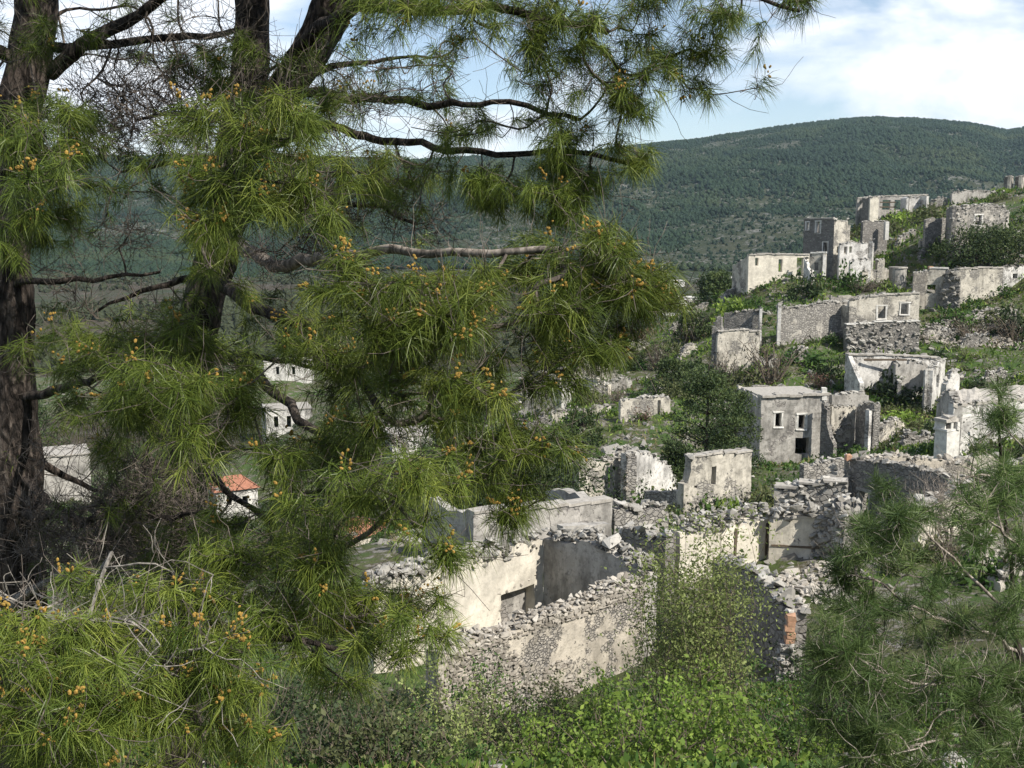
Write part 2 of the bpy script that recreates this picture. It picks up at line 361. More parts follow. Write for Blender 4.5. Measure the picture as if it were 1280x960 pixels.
# the wood on the mountain: one mass, far too many trees to count
def forest(name, pts, scale, mat, label, sub_=2):
    me = bpy.data.meshes.new(name); me.vertices.add(len(pts)); me.vertices.foreach_set('co', pts.astype(np.float32).ravel())
    at = me.attributes.new('size', 'FLOAT', 'POINT'); at.data.foreach_set('value', scale.astype(np.float32)); me.update()
    o = bpy.data.objects.new(name, me); link(o); tag(o, label, 'forest', kind='stuff')
    g = bpy.data.node_groups.new(name, 'GeometryNodeTree')
    g.interface.new_socket('Geometry', in_out='INPUT', socket_type='NodeSocketGeometry'); g.interface.new_socket('Geometry', in_out='OUTPUT', socket_type='NodeSocketGeometry')
    gi, go = g.nodes.new('NodeGroupInput'), g.nodes.new('NodeGroupOutput')
    ico = g.nodes.new('GeometryNodeMeshIcoSphere'); ico.inputs['Radius'].default_value = 1; ico.inputs['Subdivisions'].default_value = sub_
    sp = g.nodes.new('GeometryNodeSetPosition'); nz = g.nodes.new('ShaderNodeTexNoise'); nz.inputs['Scale'].default_value = 1.6; nz.inputs['Detail'].default_value = 3
    sub = g.nodes.new('ShaderNodeVectorMath'); sub.operation = 'SUBTRACT'; sub.inputs[1].default_value = (.5, .5, .5)
    scl = g.nodes.new('ShaderNodeVectorMath'); scl.operation = 'SCALE'; scl.inputs['Scale'].default_value = 1.5
    tf = g.nodes.new('GeometryNodeTransform'); tf.inputs['Scale'].default_value = (1, 1, 1.15); tf.inputs['Translation'].default_value = (0, 0, .8)
    sm = g.nodes.new('GeometryNodeSetMaterial'); sm.inputs['Material'].default_value = mat
    ip = g.nodes.new('GeometryNodeInstanceOnPoints'); na = g.nodes.new('GeometryNodeInputNamedAttribute'); na.data_type = 'FLOAT'; na.inputs[0].default_value = 'size'
    rv = g.nodes.new('FunctionNodeRandomValue'); rv.data_type = 'FLOAT_VECTOR'; rv.inputs[1].default_value = (.3, .3, 6.28)
    l = g.links.new
    l(nz.outputs['Color'], sub.inputs[0]); l(sub.outputs[0], scl.inputs[0]); l(ico.outputs[0], sp.inputs['Geometry']); l(scl.outputs[0], sp.inputs['Offset'])
    l(sp.outputs[0], tf.inputs['Geometry']); l(tf.outputs[0], sm.inputs['Geometry']); l(sm.outputs[0], ip.inputs['Instance'])
    l(gi.outputs[0], ip.inputs['Points']); l(rv.outputs[0], ip.inputs['Rotation']); l(na.outputs['Attribute'], ip.inputs['Scale']); l(ip.outputs[0], go.inputs[0])
    md = o.modifiers.new('trees', 'NODES'); md.node_group = g; return o
mf, t_, b_ = newmat('forest_foliage'); p_ = pos(t_)
c_ = ramp(t_, noise(t_, p_, .006, 8, .65), [(.32, (.009, .021, .013)), (.5, (.019, .038, .019)), (.66, (.048, .064, .027))])
c_ = mixc(t_, ramp(t_, noise(t_, p_, .35, 3), [(.35, 0), (.7, .7)]), c_, (.020, .034, .016))
t_.links.new(c_, b_.inputs['Base Color']); bump(t_, b_, noise(t_, p_, .8, 4), 1, 1.2); MAT['forest'] = mf
n_f = 210000
fy = 880 + (rng.random(n_f) ** .9) * 1900; fx = (rng.random(n_f) * 1.75 - .8) * fy * .62
pxf = 640 + FPX * fx / fy
bare = fbm(fx * .006, fy * .006, s=90, o=4) + .46 * np.exp(-(((pxf - 890) / 120) ** 2 + ((fy - 1100) / 190) ** 2)) + .55 * np.exp(-(((pxf - 1085) / 50) ** 2 + ((fy - 2150) / 110) ** 2)) + .22 * np.exp(-(((pxf - 1215) / 50) ** 2 + ((fy - 1800) / 150) ** 2))
keep = (rng.random(n_f) > np.minimum(smooth(.22, .50, bare), .80)) & (fy > 930 + 40 * fbm(fx * .01, fx * 0, s=3))
fx, fy = fx[keep], fy[keep]; sc = np.minimum(rng.lognormal(.74, .40, len(fx)), 3.7) * (1 - .45 * smooth(.1, .4, bare[keep]))
forest('mountain_forest', np.stack([fx, fy, mountain_fn(fx, fy) - .5], -1), sc, MAT['forest'], 'dark green pine forest covering the mountain behind the village')
# scattered trees and hedges on the valley floor
n_v = 34000; vy = 330 + rng.random(n_v) * 620; vx = (rng.random(n_v) * 2 - 1) * vy * .62
k = fbm(vx * .009, vy * .009, s=41, o=4) + .18 > rng.random(n_v) * .55 - .05; vx, vy = vx[k], vy[k]
hz_ = terrain0(vx, vy); k = hz_ < PLAIN_Z; vx, vy = vx[k], vy[k]
mv = plain_mat('valley_tree_foliage', (.040, .048, .024), .6, .35, .8); MAT['valley_tree'] = mv
forest('valley_trees', np.stack([vx, vy, plain_fn(vx, vy)], -1), rng.lognormal(.1, .45, len(vx)), mv, 'brown and olive trees scattered over the valley floor', 3)
# ---------------------------------------------------------------- masonry
def stone_mesh(k, seed, flat=.7):
    r = np.random.default_rng(seed); bm = bmesh.new()
    for q in range(15):
        v = r.uniform(-1, 1, 3); v = v / max(abs(v)) ** .75 if max(abs(v)) > 0 else v
        bm.verts.new(v * (.5, .42, .5 * flat))
    bmesh.ops.convex_hull(bm, input=bm.verts); bmesh.ops.delete(bm, geom=[v for v in bm.verts if not v.link_faces], context='VERTS')
    bmesh.ops.triangulate(bm, faces=bm.faces); bm.verts.index_update()
    V = np.array([v.co[:] for v in bm.verts]); F = np.array([[v.index for v in f.verts] for f in bm.faces]); bm.free(); return V, F
STONES = [stone_mesh(k, 100 + k, .55 + .05 * (k % 6)) for k in range(12)]
STONE_ME = {}
def stone_data(matname):
    if matname not in STONE_ME:
        L = []
        for V, F in STONES:
            mb = MB(); mb.add(V, F, rng.random()); L.append(mb.mesh('stone', MAT[matname]))
        STONE_ME[matname] = L
    return STONE_ME[matname]
def rotm(ax=None):
    a = rng.normal(0, .35, 2); z = rng.random() * 6.283
    return np.array((Matrix.Rotation(z, 3, 'Z') @ Matrix.Rotation(a[0], 3, 'X') @ Matrix.Rotation(a[1], 3, 'Y')))
def add_stone(mb, c, s):
    V, F = STONES[rng.integers(len(STONES))]
    mb.add(np.asarray(c) + (V * (np.asarray(s) * rng.uniform(.8, 1.2, 3))) @ rotm().T, F, rng.random())
def put_stone(parent, c, s, matname='stone'):
    L = stone_data(matname); o = bpy.data.objects.new('stone', L[rng.integers(len(L))])
    link(o, parent, c); o.scale = tuple(np.asarray(s) * rng.uniform(.8, 1.2, 3)); o.rotation_euler = (rng.normal(0, .3), rng.normal(0, .3), rng.random() * 6.28); return o

def wall_core(name, parent, A, B, prof, zb, thick, holes=(), mat=None, cell=.4, away=None, rag=.06, jit=.012, kind=None):
    """masonry wall: visible face on the line A-B, thickness to the side given by the vector away"""
    A = np.asarray(A[:2], float); B = np.asarray(B[:2], float); L = np.linalg.norm(B - A); d = (B - A) / L
    n = np.array([-d[1], d[0]]);  n = n if away is None or n @ np.asarray(away[:2]) > 0 else -n
    prof = sorted(prof); pu = [p[0] for p in prof]; pz = [p[1] for p in prof]
    def lines(a, b, extra):
        k = max(1, int(round((b - a) / cell))); g = list(np.linspace(a, b, k + 1))
        for e in extra:
            if a + .03 < e < b - .03:
                q = min(range(len(g)), key=lambda i: abs(g[i] - e))
                if abs(g[q] - e) < cell * .45 and q not in (0, len(g) - 1): g[q] = e
                else: g.append(e)
        return np.array(sorted(set(np.round(g, 4))))
    U = lines(0, L, [h[0] for h in holes] + [h[1] for h in holes] + pu)
    top = np.interp(U, pu, pz) + rag * (fbm(U * 1.7 + A[0], U * 0 + A[1], s=3, o=4) * 2.6)
    zb = min(zb, float(min(top)) - .6)
    Z = lines(zb, max(top), [h[2] for h in holes] + [h[3] for h in holes])
    if len(Z) < 2: return None
    uc = (U[1:] + U[:-1]) / 2; zc = (Z[1:] + Z[:-1]) / 2; tc_ = (top[1:] + top[:-1]) / 2
    K = zc[None] < tc_[:, None]
    for h in holes:
        K &= ~((uc[:, None] > h[0]) & (uc[:, None] < h[1]) & (zc[None] > h[2]) & (zc[None] < h[3]))
    nu, nz_ = len(U), len(Z)
    ZZ = np.broadcast_to(Z, (nu, nz_)).copy(); hi = ZZ > (top[:, None] - (Z[1] - Z[0]) * .5)
    ZZ[hi] = np.broadcast_to(top[:, None], ZZ.shape)[hi]
    Vf = np.empty((nu, nz_, 2, 3)); J = rng.normal(0, jit, (nu, nz_, 2, 3))
    for s in (0, 1):
        Vf[:, :, s, 0] = A[0] + U[:, None] * d[0] + n[0] * thick * s; Vf[:, :, s, 1] = A[1] + U[:, None] * d[1] + n[1] * thick * s; Vf[:, :, s, 2] = ZZ
    Vf += J
    id_ = lambda i, j, s: (i * nz_ + j) * 2 + s
    F = []
    flip = (n @ np.array([-d[1], d[0]])) > 0
    for i in range(nu - 1):
        for j in range(nz_ - 1):
            if not K[i, j]: continue
            F.append((id_(i, j, 0), id_(i + 1, j, 0), id_(i + 1, j + 1, 0), id_(i, j + 1, 0)))
            F.append((id_(i, j, 1), id_(i, j + 1, 1), id_(i + 1, j + 1, 1), id_(i + 1, j, 1)))
            if i == 0 or not K[i - 1, j]: F.append((id_(i, j, 0), id_(i, j + 1, 0), id_(i, j + 1, 1), id_(i, j, 1)))
            if i == nu - 2 or not K[i + 1, j]: F.append((id_(i + 1, j, 0), id_(i + 1, j, 1), id_(i + 1, j + 1, 1), id_(i + 1, j + 1, 0)))
            if j == nz_ - 2 or not K[i, j + 1]: F.append((id_(i, j + 1, 0), id_(i + 1, j + 1, 0), id_(i + 1, j + 1, 1), id_(i, j + 1, 1)))
            if j == 0 or not K[i, j - 1]: F.append((id_(i, j, 0), id_(i, j, 1), id_(i + 1, j, 1), id_(i + 1, j, 0)))
    F = np.array(F)
    if not flip: F = F[:, ::-1]
    mb = MB(); mb.add(Vf.reshape(-1, 3), F)
    o = obj(name, mb, mat, parent, kind=kind)
    return dict(o=o, A=A, B=B, d=d, n=n, L=L, U=U, top=top, zb=zb, thick=thick)

WB = []
class Plane:
    def __init__(s, px0, py0, D0, px1, py1, D1):
        s.A = P(px0, py0, D0); s.B = P(px1, py1, D1); d = (s.B - s.A)[:2]; s.L = np.linalg.norm(d); s.d = d / s.L; s.n = np.array([-s.d[1], s.d[0]])
    def hit(s, px, py):
        r = ray(px, py); t = (s.A[:2] @ s.n) / (r[:2] @ s.n); p = r * t; return float((p[:2] - s.A[:2]) @ s.d), float(p[2])
    def rect(s, x0, y0, x1, y1):
        ym = (y0 + y1) / 2; xm = (x0 + x1) / 2
        u0, u1 = s.hit(x0, ym)[0], s.hit(x1, ym)[0]
        return (min(u0, u1), max(u0, u1), s.hit(xm, y1)[1], s.hit(xm, y0)[1])
def pxwall(name, parent, pts, D0, D1, thick=.5, holes=(), mat='lime', cell=.4, base=None, away=(0, 1), rag=.06, frames=False, frame_mat='whitetrim', drop=.8, jit=.012, crumble=True):
    pl = Plane(*pts[0], D0, *pts[-1], D1)
    prof = [pl.hit(*p) for p in pts]; prof = [(min(max(u, 0), pl.L), z) for u, z in prof]
    H = [pl.rect(*h) for h in holes]
    us = np.linspace(0, pl.L, 8); gx = pl.A[0] + us * pl.d[0]; gy = pl.A[1] + us * pl.d[1]
    zb = (float(terrain(gx, gy).min()) - drop) if base is None else base
    w_ = wall_core(name, parent, pl.A, pl.B, prof, zb, thick, H, MAT[mat], cell, away, rag, jit)
    w_['pl'] = pl
    if 55 < D0 < 240: WB.append((w_['A'], w_['d'], -w_['n'], w_['L'], D0))
    if 58 < D0 < 240 and crumble: crest(w_, w_['o'], int(pl.L * 5), .26 * (1 + D0 / 400), 'stone', 1.1, single=False, name='crumbled_top')
    if frames:
        for h in H: window_frame(w_, h, w_['o'], frame_mat)
    return w_
def window_frame(w_, h, parent, matn='whitetrim', wd=.16, name='window_surround'):
    u0, u1, z0, z1 = h; d3 = np.array([*w_['d'], 0]); n3 = np.array([*w_['n'], 0]); ax = np.array([d3, n3, [0, 0, 1]])
    A3 = np.array([*w_['A'], 0]); mb = MB(); q = w_['thick'] * .5
    def b(ua, ub, za, zb_, pr=.04):
        c = A3 + d3 * (ua + ub) / 2 + n3 * (q - pr) / 2; c[2] = (za + zb_) / 2
        box(mb, c, ((ub - ua) / 2, (q + pr) / 2, (zb_ - za) / 2), ax, jit=.03)
    b(u0 - wd, u0 + .02, z0 - .02, z1 + .02); b(u1 - .02, u1 + wd, z0 - .02, z1 + .02)
    b(u0 - wd - .05, u1 + wd + .05, z1 + .023, z1 + .02 + wd, .06); b(u0 - wd, u1 + wd, z0 - wd * .7, z0 - .024, .08)
    return obj(name, mb, MAT[matn], parent)
def cornice(w_, parent, matn='ledge', h=.16, out=.14, name='cornice', u0=None, u1=None):
    u0 = 0 if u0 is None else u0; u1 = w_['L'] if u1 is None else u1; mb = MB(); n3 = np.array([*w_['n'], 0]); d3 = np.array([*w_['d'], 0]); k = max(2, int((u1 - u0) / 1.1))
    g = np.linspace(u0, u1, k + 1)
    for a, b in zip(g[:-1], g[1:]):
        t = np.interp((a + b) / 2, w_['U'], w_['top'])
        c = np.array([*w_['A'], 0]) + d3 * (a + b) / 2 + n3 * (w_['thick'] / 2); c[2] = t + h * .45 + rng.normal(0, .02)
        box(mb, c, ((b - a) / 2 - .006, w_['thick'] / 2 + out, h / 2), np.array([d3, n3, [0, 0, 1]]), jit=.015)
    return obj(name, mb, MAT[matn], parent)
def returns(w_, parent, depth, side, mat='lime', h=1.0, h2=None, thick=.5, holes=(), cell=.45, name='side_wall', rag=.15, u=None):
    """a wall from one end of w_, at right angles, running depth metres away (negative: towards the viewer)"""
    u = (0 if side == 'left' else w_['L']) if u is None else u
    n = w_['n']; A = w_['A'] + w_['d'] * u; off = (w_['thick'] + .004) if depth > 0 else -.004
    A_ = A + n * off; B_ = A + n * depth; L = np.linalg.norm(B_ - A_)
    t0 = float(np.interp(u, w_['U'], w_['top'])); zb = min(w_['zb'], tz(*B_) - .8)
    h2 = h if h2 is None else h2
    z0 = tz(*A_)
    prof = [(0, z0 + (t0 - z0) * h), (L, z0 + (t0 - z0) * h2)]
    away = w_['d'] if (side == 'left') else -w_['d']
    return wall_core(name, parent, A_, B_, prof, zb, thick, holes, MAT[mat], cell, away, rag)
def backwall(w_, parent, depth, mat='lime', h=1.0, thick=.5, holes=(), name='back_wall', rag=.2):
    A_ = w_['A'] + w_['n'] * (depth + .004); B_ = w_['B'] + w_['n'] * (depth + .004); z0 = w_['zb'] + .8
    t0 = z0 + (float(np.mean(w_['top'])) - z0) * h
    return wall_core(name, parent, A_, B_, [(0, t0), (w_['L'], t0)], min(w_['zb'], tz(*A_) - .8, tz(*B_) - .8), thick, holes, MAT[mat], .5, w_['n'] * (1 if depth > 0 else -1), rag)
def crest(w_, parent, n, size, matn='stone', spread=1.0, rows=1, single=True, u0=None, u1=None, lift=.0, name='loose_stones', hgt=.0):
    """rubble left along the broken top of a wall"""
    u0 = 0 if u0 is None else u0; u1 = w_['L'] if u1 is None else u1; mb = MB(); n3 = np.array([*w_['n'], 0]); d3 = np.array([*w_['d'], 0])
    for k in range(n):
        u = rng.uniform(u0, u1); s = size * rng.lognormal(0, .28); r_ = rng.random()
        c = np.array([*w_['A'], 0]) + d3 * u + n3 * (w_['thick'] * (.5 + (rng.random() - .5) * spread)); c[2] = np.interp(u, w_['U'], w_['top']) + s * .15 + lift + r_ * hgt
        if single: put_stone(parent, c, (s * 1.25, s, s * .8), matn)
        else: add_stone(mb, c, (s * 1.25, s, s * .8))
    if not single: o = obj(name, mb, MAT[matn], parent); o['kind'] = 'stuff'; return o
def studs(w_, parent, n, size, matn='stone', u0=None, u1=None, z0=None, z1=None, side=0, single=False, name='face_stones', proud=.0):
    """stones that stand proud of a wall face"""
    u0 = 0 if u0 is None else u0; u1 = w_['L'] if u1 is None else u1; mb = MB(); n3 = np.array([*w_['n'], 0]); d3 = np.array([*w_['d'], 0])
    for k in range(n):
        u = rng.uniform(u0, u1); t = np.interp(u, w_['U'], w_['top']); a = (w_['zb'] + .8 if z0 is None else z0); b = (t if z1 is None else min(t, z1))
        s = size * rng.lognormal(0, .25); c = np.array([*w_['A'], 0]) + d3 * u + n3 * (w_['thick'] * side + (-1 if side == 0 else 1) * proud); c[2] = rng.uniform(a, b)
        if single: put_stone(parent, c, (s * 1.25, s * .8, s * .75), matn)
        else: add_stone(mb, c, (s * 1.25, s * .8, s * .75))
    if not single: o = obj(name, mb, MAT[matn], parent); o['kind'] = 'stuff'; return o
def courses(w_, parent, z0, sw, sh, matn, nsingle, u0=None, u1=None, gap=None, side=0):
    """fitted rubble masonry: stones bedded row by row in a wall face, their faces a little uneven"""
    u0 = 0 if u0 is None else u0; u1 = w_['L'] if u1 is None else u1; n3 = np.array([*w_['n'], 0]); d3 = np.array([*w_['d'], 0]); S = []
    z = z0; top = w_['top'].max()
    while z < top:
        u = u0 + rng.random() * sw * .5; hh = sh * rng.uniform(.75, 1.3)
        while u < u1:
            ww = sw * rng.uniform(.6, 1.5)
            if z + hh * .5 < np.interp(u, w_['U'], w_['top']) and not (gap and gap(u, z)): S.append((u + ww / 2, z + hh / 2 + rng.normal(0, .015), ww, hh))
            u += ww * .93
        z += hh * .9
    S.sort(key=lambda q: -q[1]); ang = math.atan2(w_['d'][1], w_['d'][0]); mb = MB(); L = stone_data(matn)
    for k, (u, zc, ww, hh) in enumerate(S):
        c = np.array([*w_['A'], 0]) + d3 * u + n3 * (w_['thick'] * side + rng.normal(0, .018)); c[2] = zc; fl = int(rng.integers(2)) * math.pi; tl = rng.normal(0, .09); i = int(rng.integers(len(L)))
        if k < nsingle:
            o = bpy.data.objects.new('stone', L[i]); link(o, parent, c); o.rotation_euler = (0, tl, ang + fl + rng.normal(0, .08)); o.scale = (ww * 1.05, .16, hh * 1.4)
        else:
            V, F = STONES[i]; m_ = np.array(Matrix.Rotation(ang + fl, 3, 'Z') @ Matrix.Rotation(tl, 3, 'Y')); mb.add(c + (V * (ww * 1.05, .16, hh * 1.4)) @ m_.T, F, rng.random())
    if mb.n: o = obj('bedded_stones', mb, MAT[matn], parent); o['kind'] = 'stuff'
RU = []
SHORT = {'roofless_house': 'the roofless cream-walled house', 'terrace_house': 'the long flat-topped wall', 'plastered_ruin': 'the wall with beam slots', 'buttress_ruin': 'the brick-topped pier', 'stepped_ruin': 'the stepped tan ruin', 'doorway_ruin': 'the ruin with tall doorway', 'window_house': 'the two-storey window house', 'broken_annex': 'the broken annex', 'roofless_shell': 'the long roofless shell', 'standing_fragment': 'the lone wall fragment', 'white_house': 'the white speckled house', 'shaded_house': 'the dark shaded house', 'hillside_house': 'the pale hillside house', 'ruined_terrace': 'the rubble terrace wall', 'garden_enclosure': 'the garden wall', 'arched_ruin': 'the arched ruin', 'boundary_ruin': 'the long ledged wall', 'tall_house': 'the tall dark-sided ruin', 'cream_shell': 'the low cream ruin', 'ridge_house': 'the ridge-top house', 'stone_house': 'the rubble stone house', 'ridge_ruin': 'the ridge-top wall', 'crumbling_terrace': 'the short crumbling wall', 'broken_cottage': 'the broken cottage', 'roof_shed': 'the grey-roofed shed', 'ruined_compound': 'the sprawling pale ruin', 'pale_wall_house': 'the low pale house wall'}
def near_ruin(x, y): return min(RU, key=lambda q: (q[0] - x) ** 2 + (q[1] - y) ** 2)[2]
def ruin(name, px, py, D, label, group=None):
    p = P(px, py, D)
    if name in SHORT: RU.append((p[0], p[1], SHORT[name]))
    else: RU.append((p[0], p[1], 'the valley houses'))
    return thing(name, (p[0], p[1], tz(p[0], p[1])), label, 'wall' if name in ('ruined_terrace', 'garden_enclosure', 'boundary_ruin', 'ridge_ruin', 'crumbling_terrace', 'buttress_ruin') else ('house' if name in ('valley_house', 'tiled_house') else 'ruin'), group)
def pxbox(name, parent, px, py0, py1, wpx, D, depth, mat, rot=0.0, jit=.02):
    a = P(px, py0, D); b = P(px, py1, D); hw = wpx * D / FPX / 2; mb = MB(); c, s = math.cos(rot), math.sin(rot)
    box(mb, ((a[0] + b[0]) / 2, a[1] + depth / 2, (a[2] + b[2]) / 2), (hw, depth / 2, (a[2] - b[2]) / 2), np.array([[c, s, 0], [-s, c, 0], [0, 0, 1]]), jit=jit)
    return obj(name, mb, MAT[mat], parent)

# ---- the roofless house just below: cream inner wall, shaded end wall, rubble front wall
H1 = ruin('roofless_house', 640, 800, 36, 'roofless house with bright cream inner wall and rubble front wall, broken window niche')
ci = wall_core; ztop = P(678, 670, 40)[2]
c0 = P(679, 672, 40); dl = nrm(np.array([-1.0, -1.04])); lf = c0[:2] + dl * 9.2
plW1 = Plane(430, 735, 33.4, 679, 672, 40)
W1 = pxwall('inner_wall', H1, [(466, 737), (480, 732), (555, 706), (620, 690), (679, 672)], 34.2, 40, .65, [(626, 737, 668, 782)], 'cream', .3, away=(-1, 1), rag=.1)
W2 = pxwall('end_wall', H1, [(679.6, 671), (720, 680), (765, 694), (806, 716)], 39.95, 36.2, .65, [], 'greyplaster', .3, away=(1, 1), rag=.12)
W3 = pxwall('front_wall', H1, [(548, 822), (568, 813), (640, 788), (720, 757), (806, 727)], 29.6, 35.6, .6, [], 'tanrubble', .3, away=(-1, 1), rag=.12)
crest(W1, W1['o'], 280, .21, spread=1.15, hgt=.35); crest(W1, W1['o'], 110, .22, spread=1.2, single=False, hgt=.2)
crest(W2, W2['o'], 150, .21, spread=1.2, hgt=.38); crest(W2, W2['o'], 60, .2, spread=1.2, single=False, hgt=.25)
crest(W3, W3['o'], 200, .16, 'stone_tan', 1.1, hgt=.12); crest(W3, W3['o'], 200, .13, 'stone_tan', 1.2, single=False, hgt=.1)
t3 = float(np.mean(W3['top']))
courses(W3, W3['o'], t3 - 4.4, .18, .115, 'stone_tan', 95, gap=lambda u, z: fbm(np.array([u * .8]), np.array([z * 1.0]), s=8, o=4)[0] > -.14 and z < t3 - .45)
studs(W1, W1['o'], 60, .2, 'stone', z0=float(np.mean(W1['top'])) - .35)
h = W1['pl'].rect(626, 737, 668, 782)
mb = MB(); d3 = np.array([*W1['d'], 0]); n3 = np.array([*W1['n'], 0]); A3 = np.array([*W1['A'], 0])
c = A3 + d3 * (h[0] + h[1]) / 2 + n3 * .52; c[2] = (h[2] + h[3]) / 2; box(mb, c, ((h[1] - h[0]) / 2 + .1, .05, (h[3] - h[2]) / 2 + .1), np.array([d3, n3, [0, 0, 1]]), jit=.01)
obj('niche_back', mb, MAT['greyplaster'], W1['o'])
for q in np.linspace(h[0] - .06, h[1] + .06, 6):
    c = A3 + d3 * q + n3 * .08; c[2] = h[3] + .05 + .12 * (q - h[0]); put_stone(W1['o'], c, (.27, .3, .17), 'stone_tan')
for q in range(5):
    c = A3 + d3 * (h[0] - .05 + rng.normal(0, .03)) + n3 * .05; c[2] = h[2] + (h[3] - h[2]) * q / 5; put_stone(W1['o'], c, (.17, .2, .14), 'stone_tan')

# ---- plain long wall behind it
H2 = ruin('terrace_house', 680, 680, 49, 'low grey house block with a long flat-topped weathered front, behind the roofless house')
w_ = pxwall('front_wall', H2, [(592, 641), (640, 637), (700, 633), (765, 627)], 47, 51, .6, [], 'greyplaster', .35, rag=.03); cornice(w_, w_['o'], 'ledge', .14, .06)
returns(w_, H2, 5, 'left', 'greyplaster', .95, .9); returns(w_, H2, 5, 'right', 'greyplaster', .95, .9)
w2 = pxwall('low_wall', H2, [(704, 658), (764, 655)], 47.2, 48.6, .5, [], 'greyplaster', .35, rag=.03); returns(w2, H2, 2.4, 'right', 'darkrubble', .95, .8)
w3 = pxwall('broken_wall', H2, [(768, 664), (800, 668), (832, 680)], 46, 43, .5, [], 'darkrubble', .35, rag=.2); crest(w3, w3['o'], 34, .3, single=True, hgt=.2)
w4 = pxwall('corner_wall', H2, [(768, 640), (800, 636), (836, 640)], 53, 55, .5, [], 'rubble', .35, rag=.25); crest(w4, w4['o'], 40, .34, single=True, hgt=.3)

# ---- long plastered wall right of the tall shrub
H3 = ruin('plastered_ruin', 950, 700, 45, 'ruined house wall of cream plaster under thick rubble crest, with upright beam slots')
W5 = pxwall('inner_wall', H3, [(850, 668), (893, 662), (930, 655), (962, 650)], 44.2, 46.6, .8, [], 'cream', .3, away=(-.3, 1), rag=.1)
W6 = pxwall('inner_wall', H3, [(962.6, 650), (1000, 646), (1031, 650)], 46.0, 45.6, .8, [], 'cream', .3, rag=.08)
W7 = pxwall('rubble_pier', H3, [(1032, 642), (1045, 632), (1056, 640)], 45.5, 44.2, .9, [], 'darkrubble', .3, away=(.4, 1), rag=.2)
crest(W5, W5['o'], 240, .21, spread=1.6, hgt=.6); crest(W6, W6['o'], 100, .25, spread=1.6, hgt=.5); crest(W7, W7['o'], 14, .36, hgt=.3)
studs(W7, W7['o'], 170, .27, z0=W7['zb'] + .8, single=True)
studs(W6, W6['o'], 45, .3, u0=W6['L'] - .5, z0=W6['zb'] + .8, single=True)
for a in (919, 958):
    u = W5['pl'].hit(a, 680)[0]; mb = MB(); d3 = np.array([*W5['d'], 0]); n3 = np.array([*W5['n'], 0]); c = np.array([*W5['A'], 0]) + d3 * u - n3 * .012
    zt = P(a, 662, 45.5)[2]; zb_ = P(a, 703, 45.5)[2]; c[2] = (zt + zb_) / 2; box(mb, c, (.06, .03, (zt - zb_) / 2), np.array([d3, n3, [0, 0, 1]]), jit=.012); obj('beam_slot_strip', mb, MAT['wood'], W5['o'])  # dark strip for a beam slot; the slot's shade is its colour
u = W6['L']; mb = MB(); d3 = np.array([*W6['d'], 0]); n3 = np.array([*W6['n'], 0]); c = np.array([*W6['A'], 0]) + d3 * (u / 2) - n3 * .012; c[2] = P(995, 683, 45.8)[2]
box(mb, c, (u / 2 - .1, .035, .035), np.array([d3, n3, [0, 0, 1]]), jit=.012); obj('timber_rail', mb, MAT['wood'], W6['o'])
w_ = pxwall('upper_wall', H3, [(968, 612), (1000, 607), (1040, 604), (1060, 600)], 52, 51, .6, [(999, 628, 1008, 640)], 'rubble', .35, rag=.08, base=P(1000, 690, 52)[2]); cornice(w_, w_['o'], 'ledge', .12, .08)
studs(w_, w_['o'], 60, .3, 'stone', single=True); crest(w_, w_['o'], 30, .25, single=False)
w_ = pxwall('side_wall', H3, [(1036, 625), (1062, 622)], 49.5, 49.2, .5, [], 'cream', .35, rag=.05)
# ---- dark shaded wall with the pier below it
H4 = ruin('buttress_ruin', 960, 790, 33, 'dark rubble wall in shade ending in a stone pier with an orange brick top')
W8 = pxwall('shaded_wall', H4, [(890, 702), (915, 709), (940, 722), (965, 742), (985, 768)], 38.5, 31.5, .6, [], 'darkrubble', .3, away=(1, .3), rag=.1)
crest(W8, W8['o'], 60, .26, spread=1.2, hgt=.2)
a = P(988, 770, 31.2); mb = MB(); zt = a[2]; zb_ = tz(a[0], a[1]) - .3
for k in range(5):
    box(mb, (a[0] + .02 * (k % 2), a[1], zt - .05 - k * .17), (.125 - .025 * (k == 1), .13, .08), tint=.5, jit=.018)
obj('brick_pillar', mb, MAT['brick'], H4)
for k in range(70):
    z = rng.uniform(zb_, zt - .85); put_stone(H4, (a[0] + rng.normal(0, .2), a[1] - .05 + rng.normal(0, .12), z), (.22, .2, .16), 'stone')
mb = MB(); box(mb, (a[0], a[1] + .1, (zb_ + zt - .85) / 2), (.3, .22, (zt - .85 - zb_) / 2), jit=.03); obj('pier_core', mb, MAT['rubble'], H4)

# ---- stepped tan ruin and the door ruin left of it
H5 = ruin('stepped_ruin', 895, 630, 70, 'tan roofless ruin with stepped broken left edge and narrow slit opening')
w_ = pxwall('front_wall', H5, [(855, 606), (863, 604), (864, 573), (900, 568), (940, 563)], 68, 71, .6, [(889, 583, 895, 606), (868, 607, 871, 610)], 'lime', .3, away=(-.2, 1), rag=.06); cornice(w_, w_['o'], 'ledge', .1, .06, u0=.5)
returns(w_, H5, 5, 'right', 'lime', .9, .6); returns(w_, H5, 4, 'left', 'rubble', .7, .4); studs(w_, w_['o'], 150, .25, z0=w_['zb'] + .6, z1=w_['zb'] + 2.2, single=False)
w_ = pxwall('rear_wall', H5, [(1005, 583), (1030, 578), (1056, 575)], 72, 73, .5, [], 'rubble', .4, rag=.1)
H6 = ruin('doorway_ruin', 770, 645, 75, 'small ruin with a tall dark doorway beside a rubble pillar and pale broken side wall')
w_ = pxwall('front_wall', H6, [(724, 578), (745, 577), (762, 575), (776, 573)], 74, 76, .5, [(760, 584, 768, 612)], 'lime', .3, away=(-.2, 1), rag=.12); studs(w_, w_['o'], 70, .3, 'stone_tan', u0=.9, u1=2.2, z0=w_['zb'] + .8, z1=w_['zb'] + 2.2)
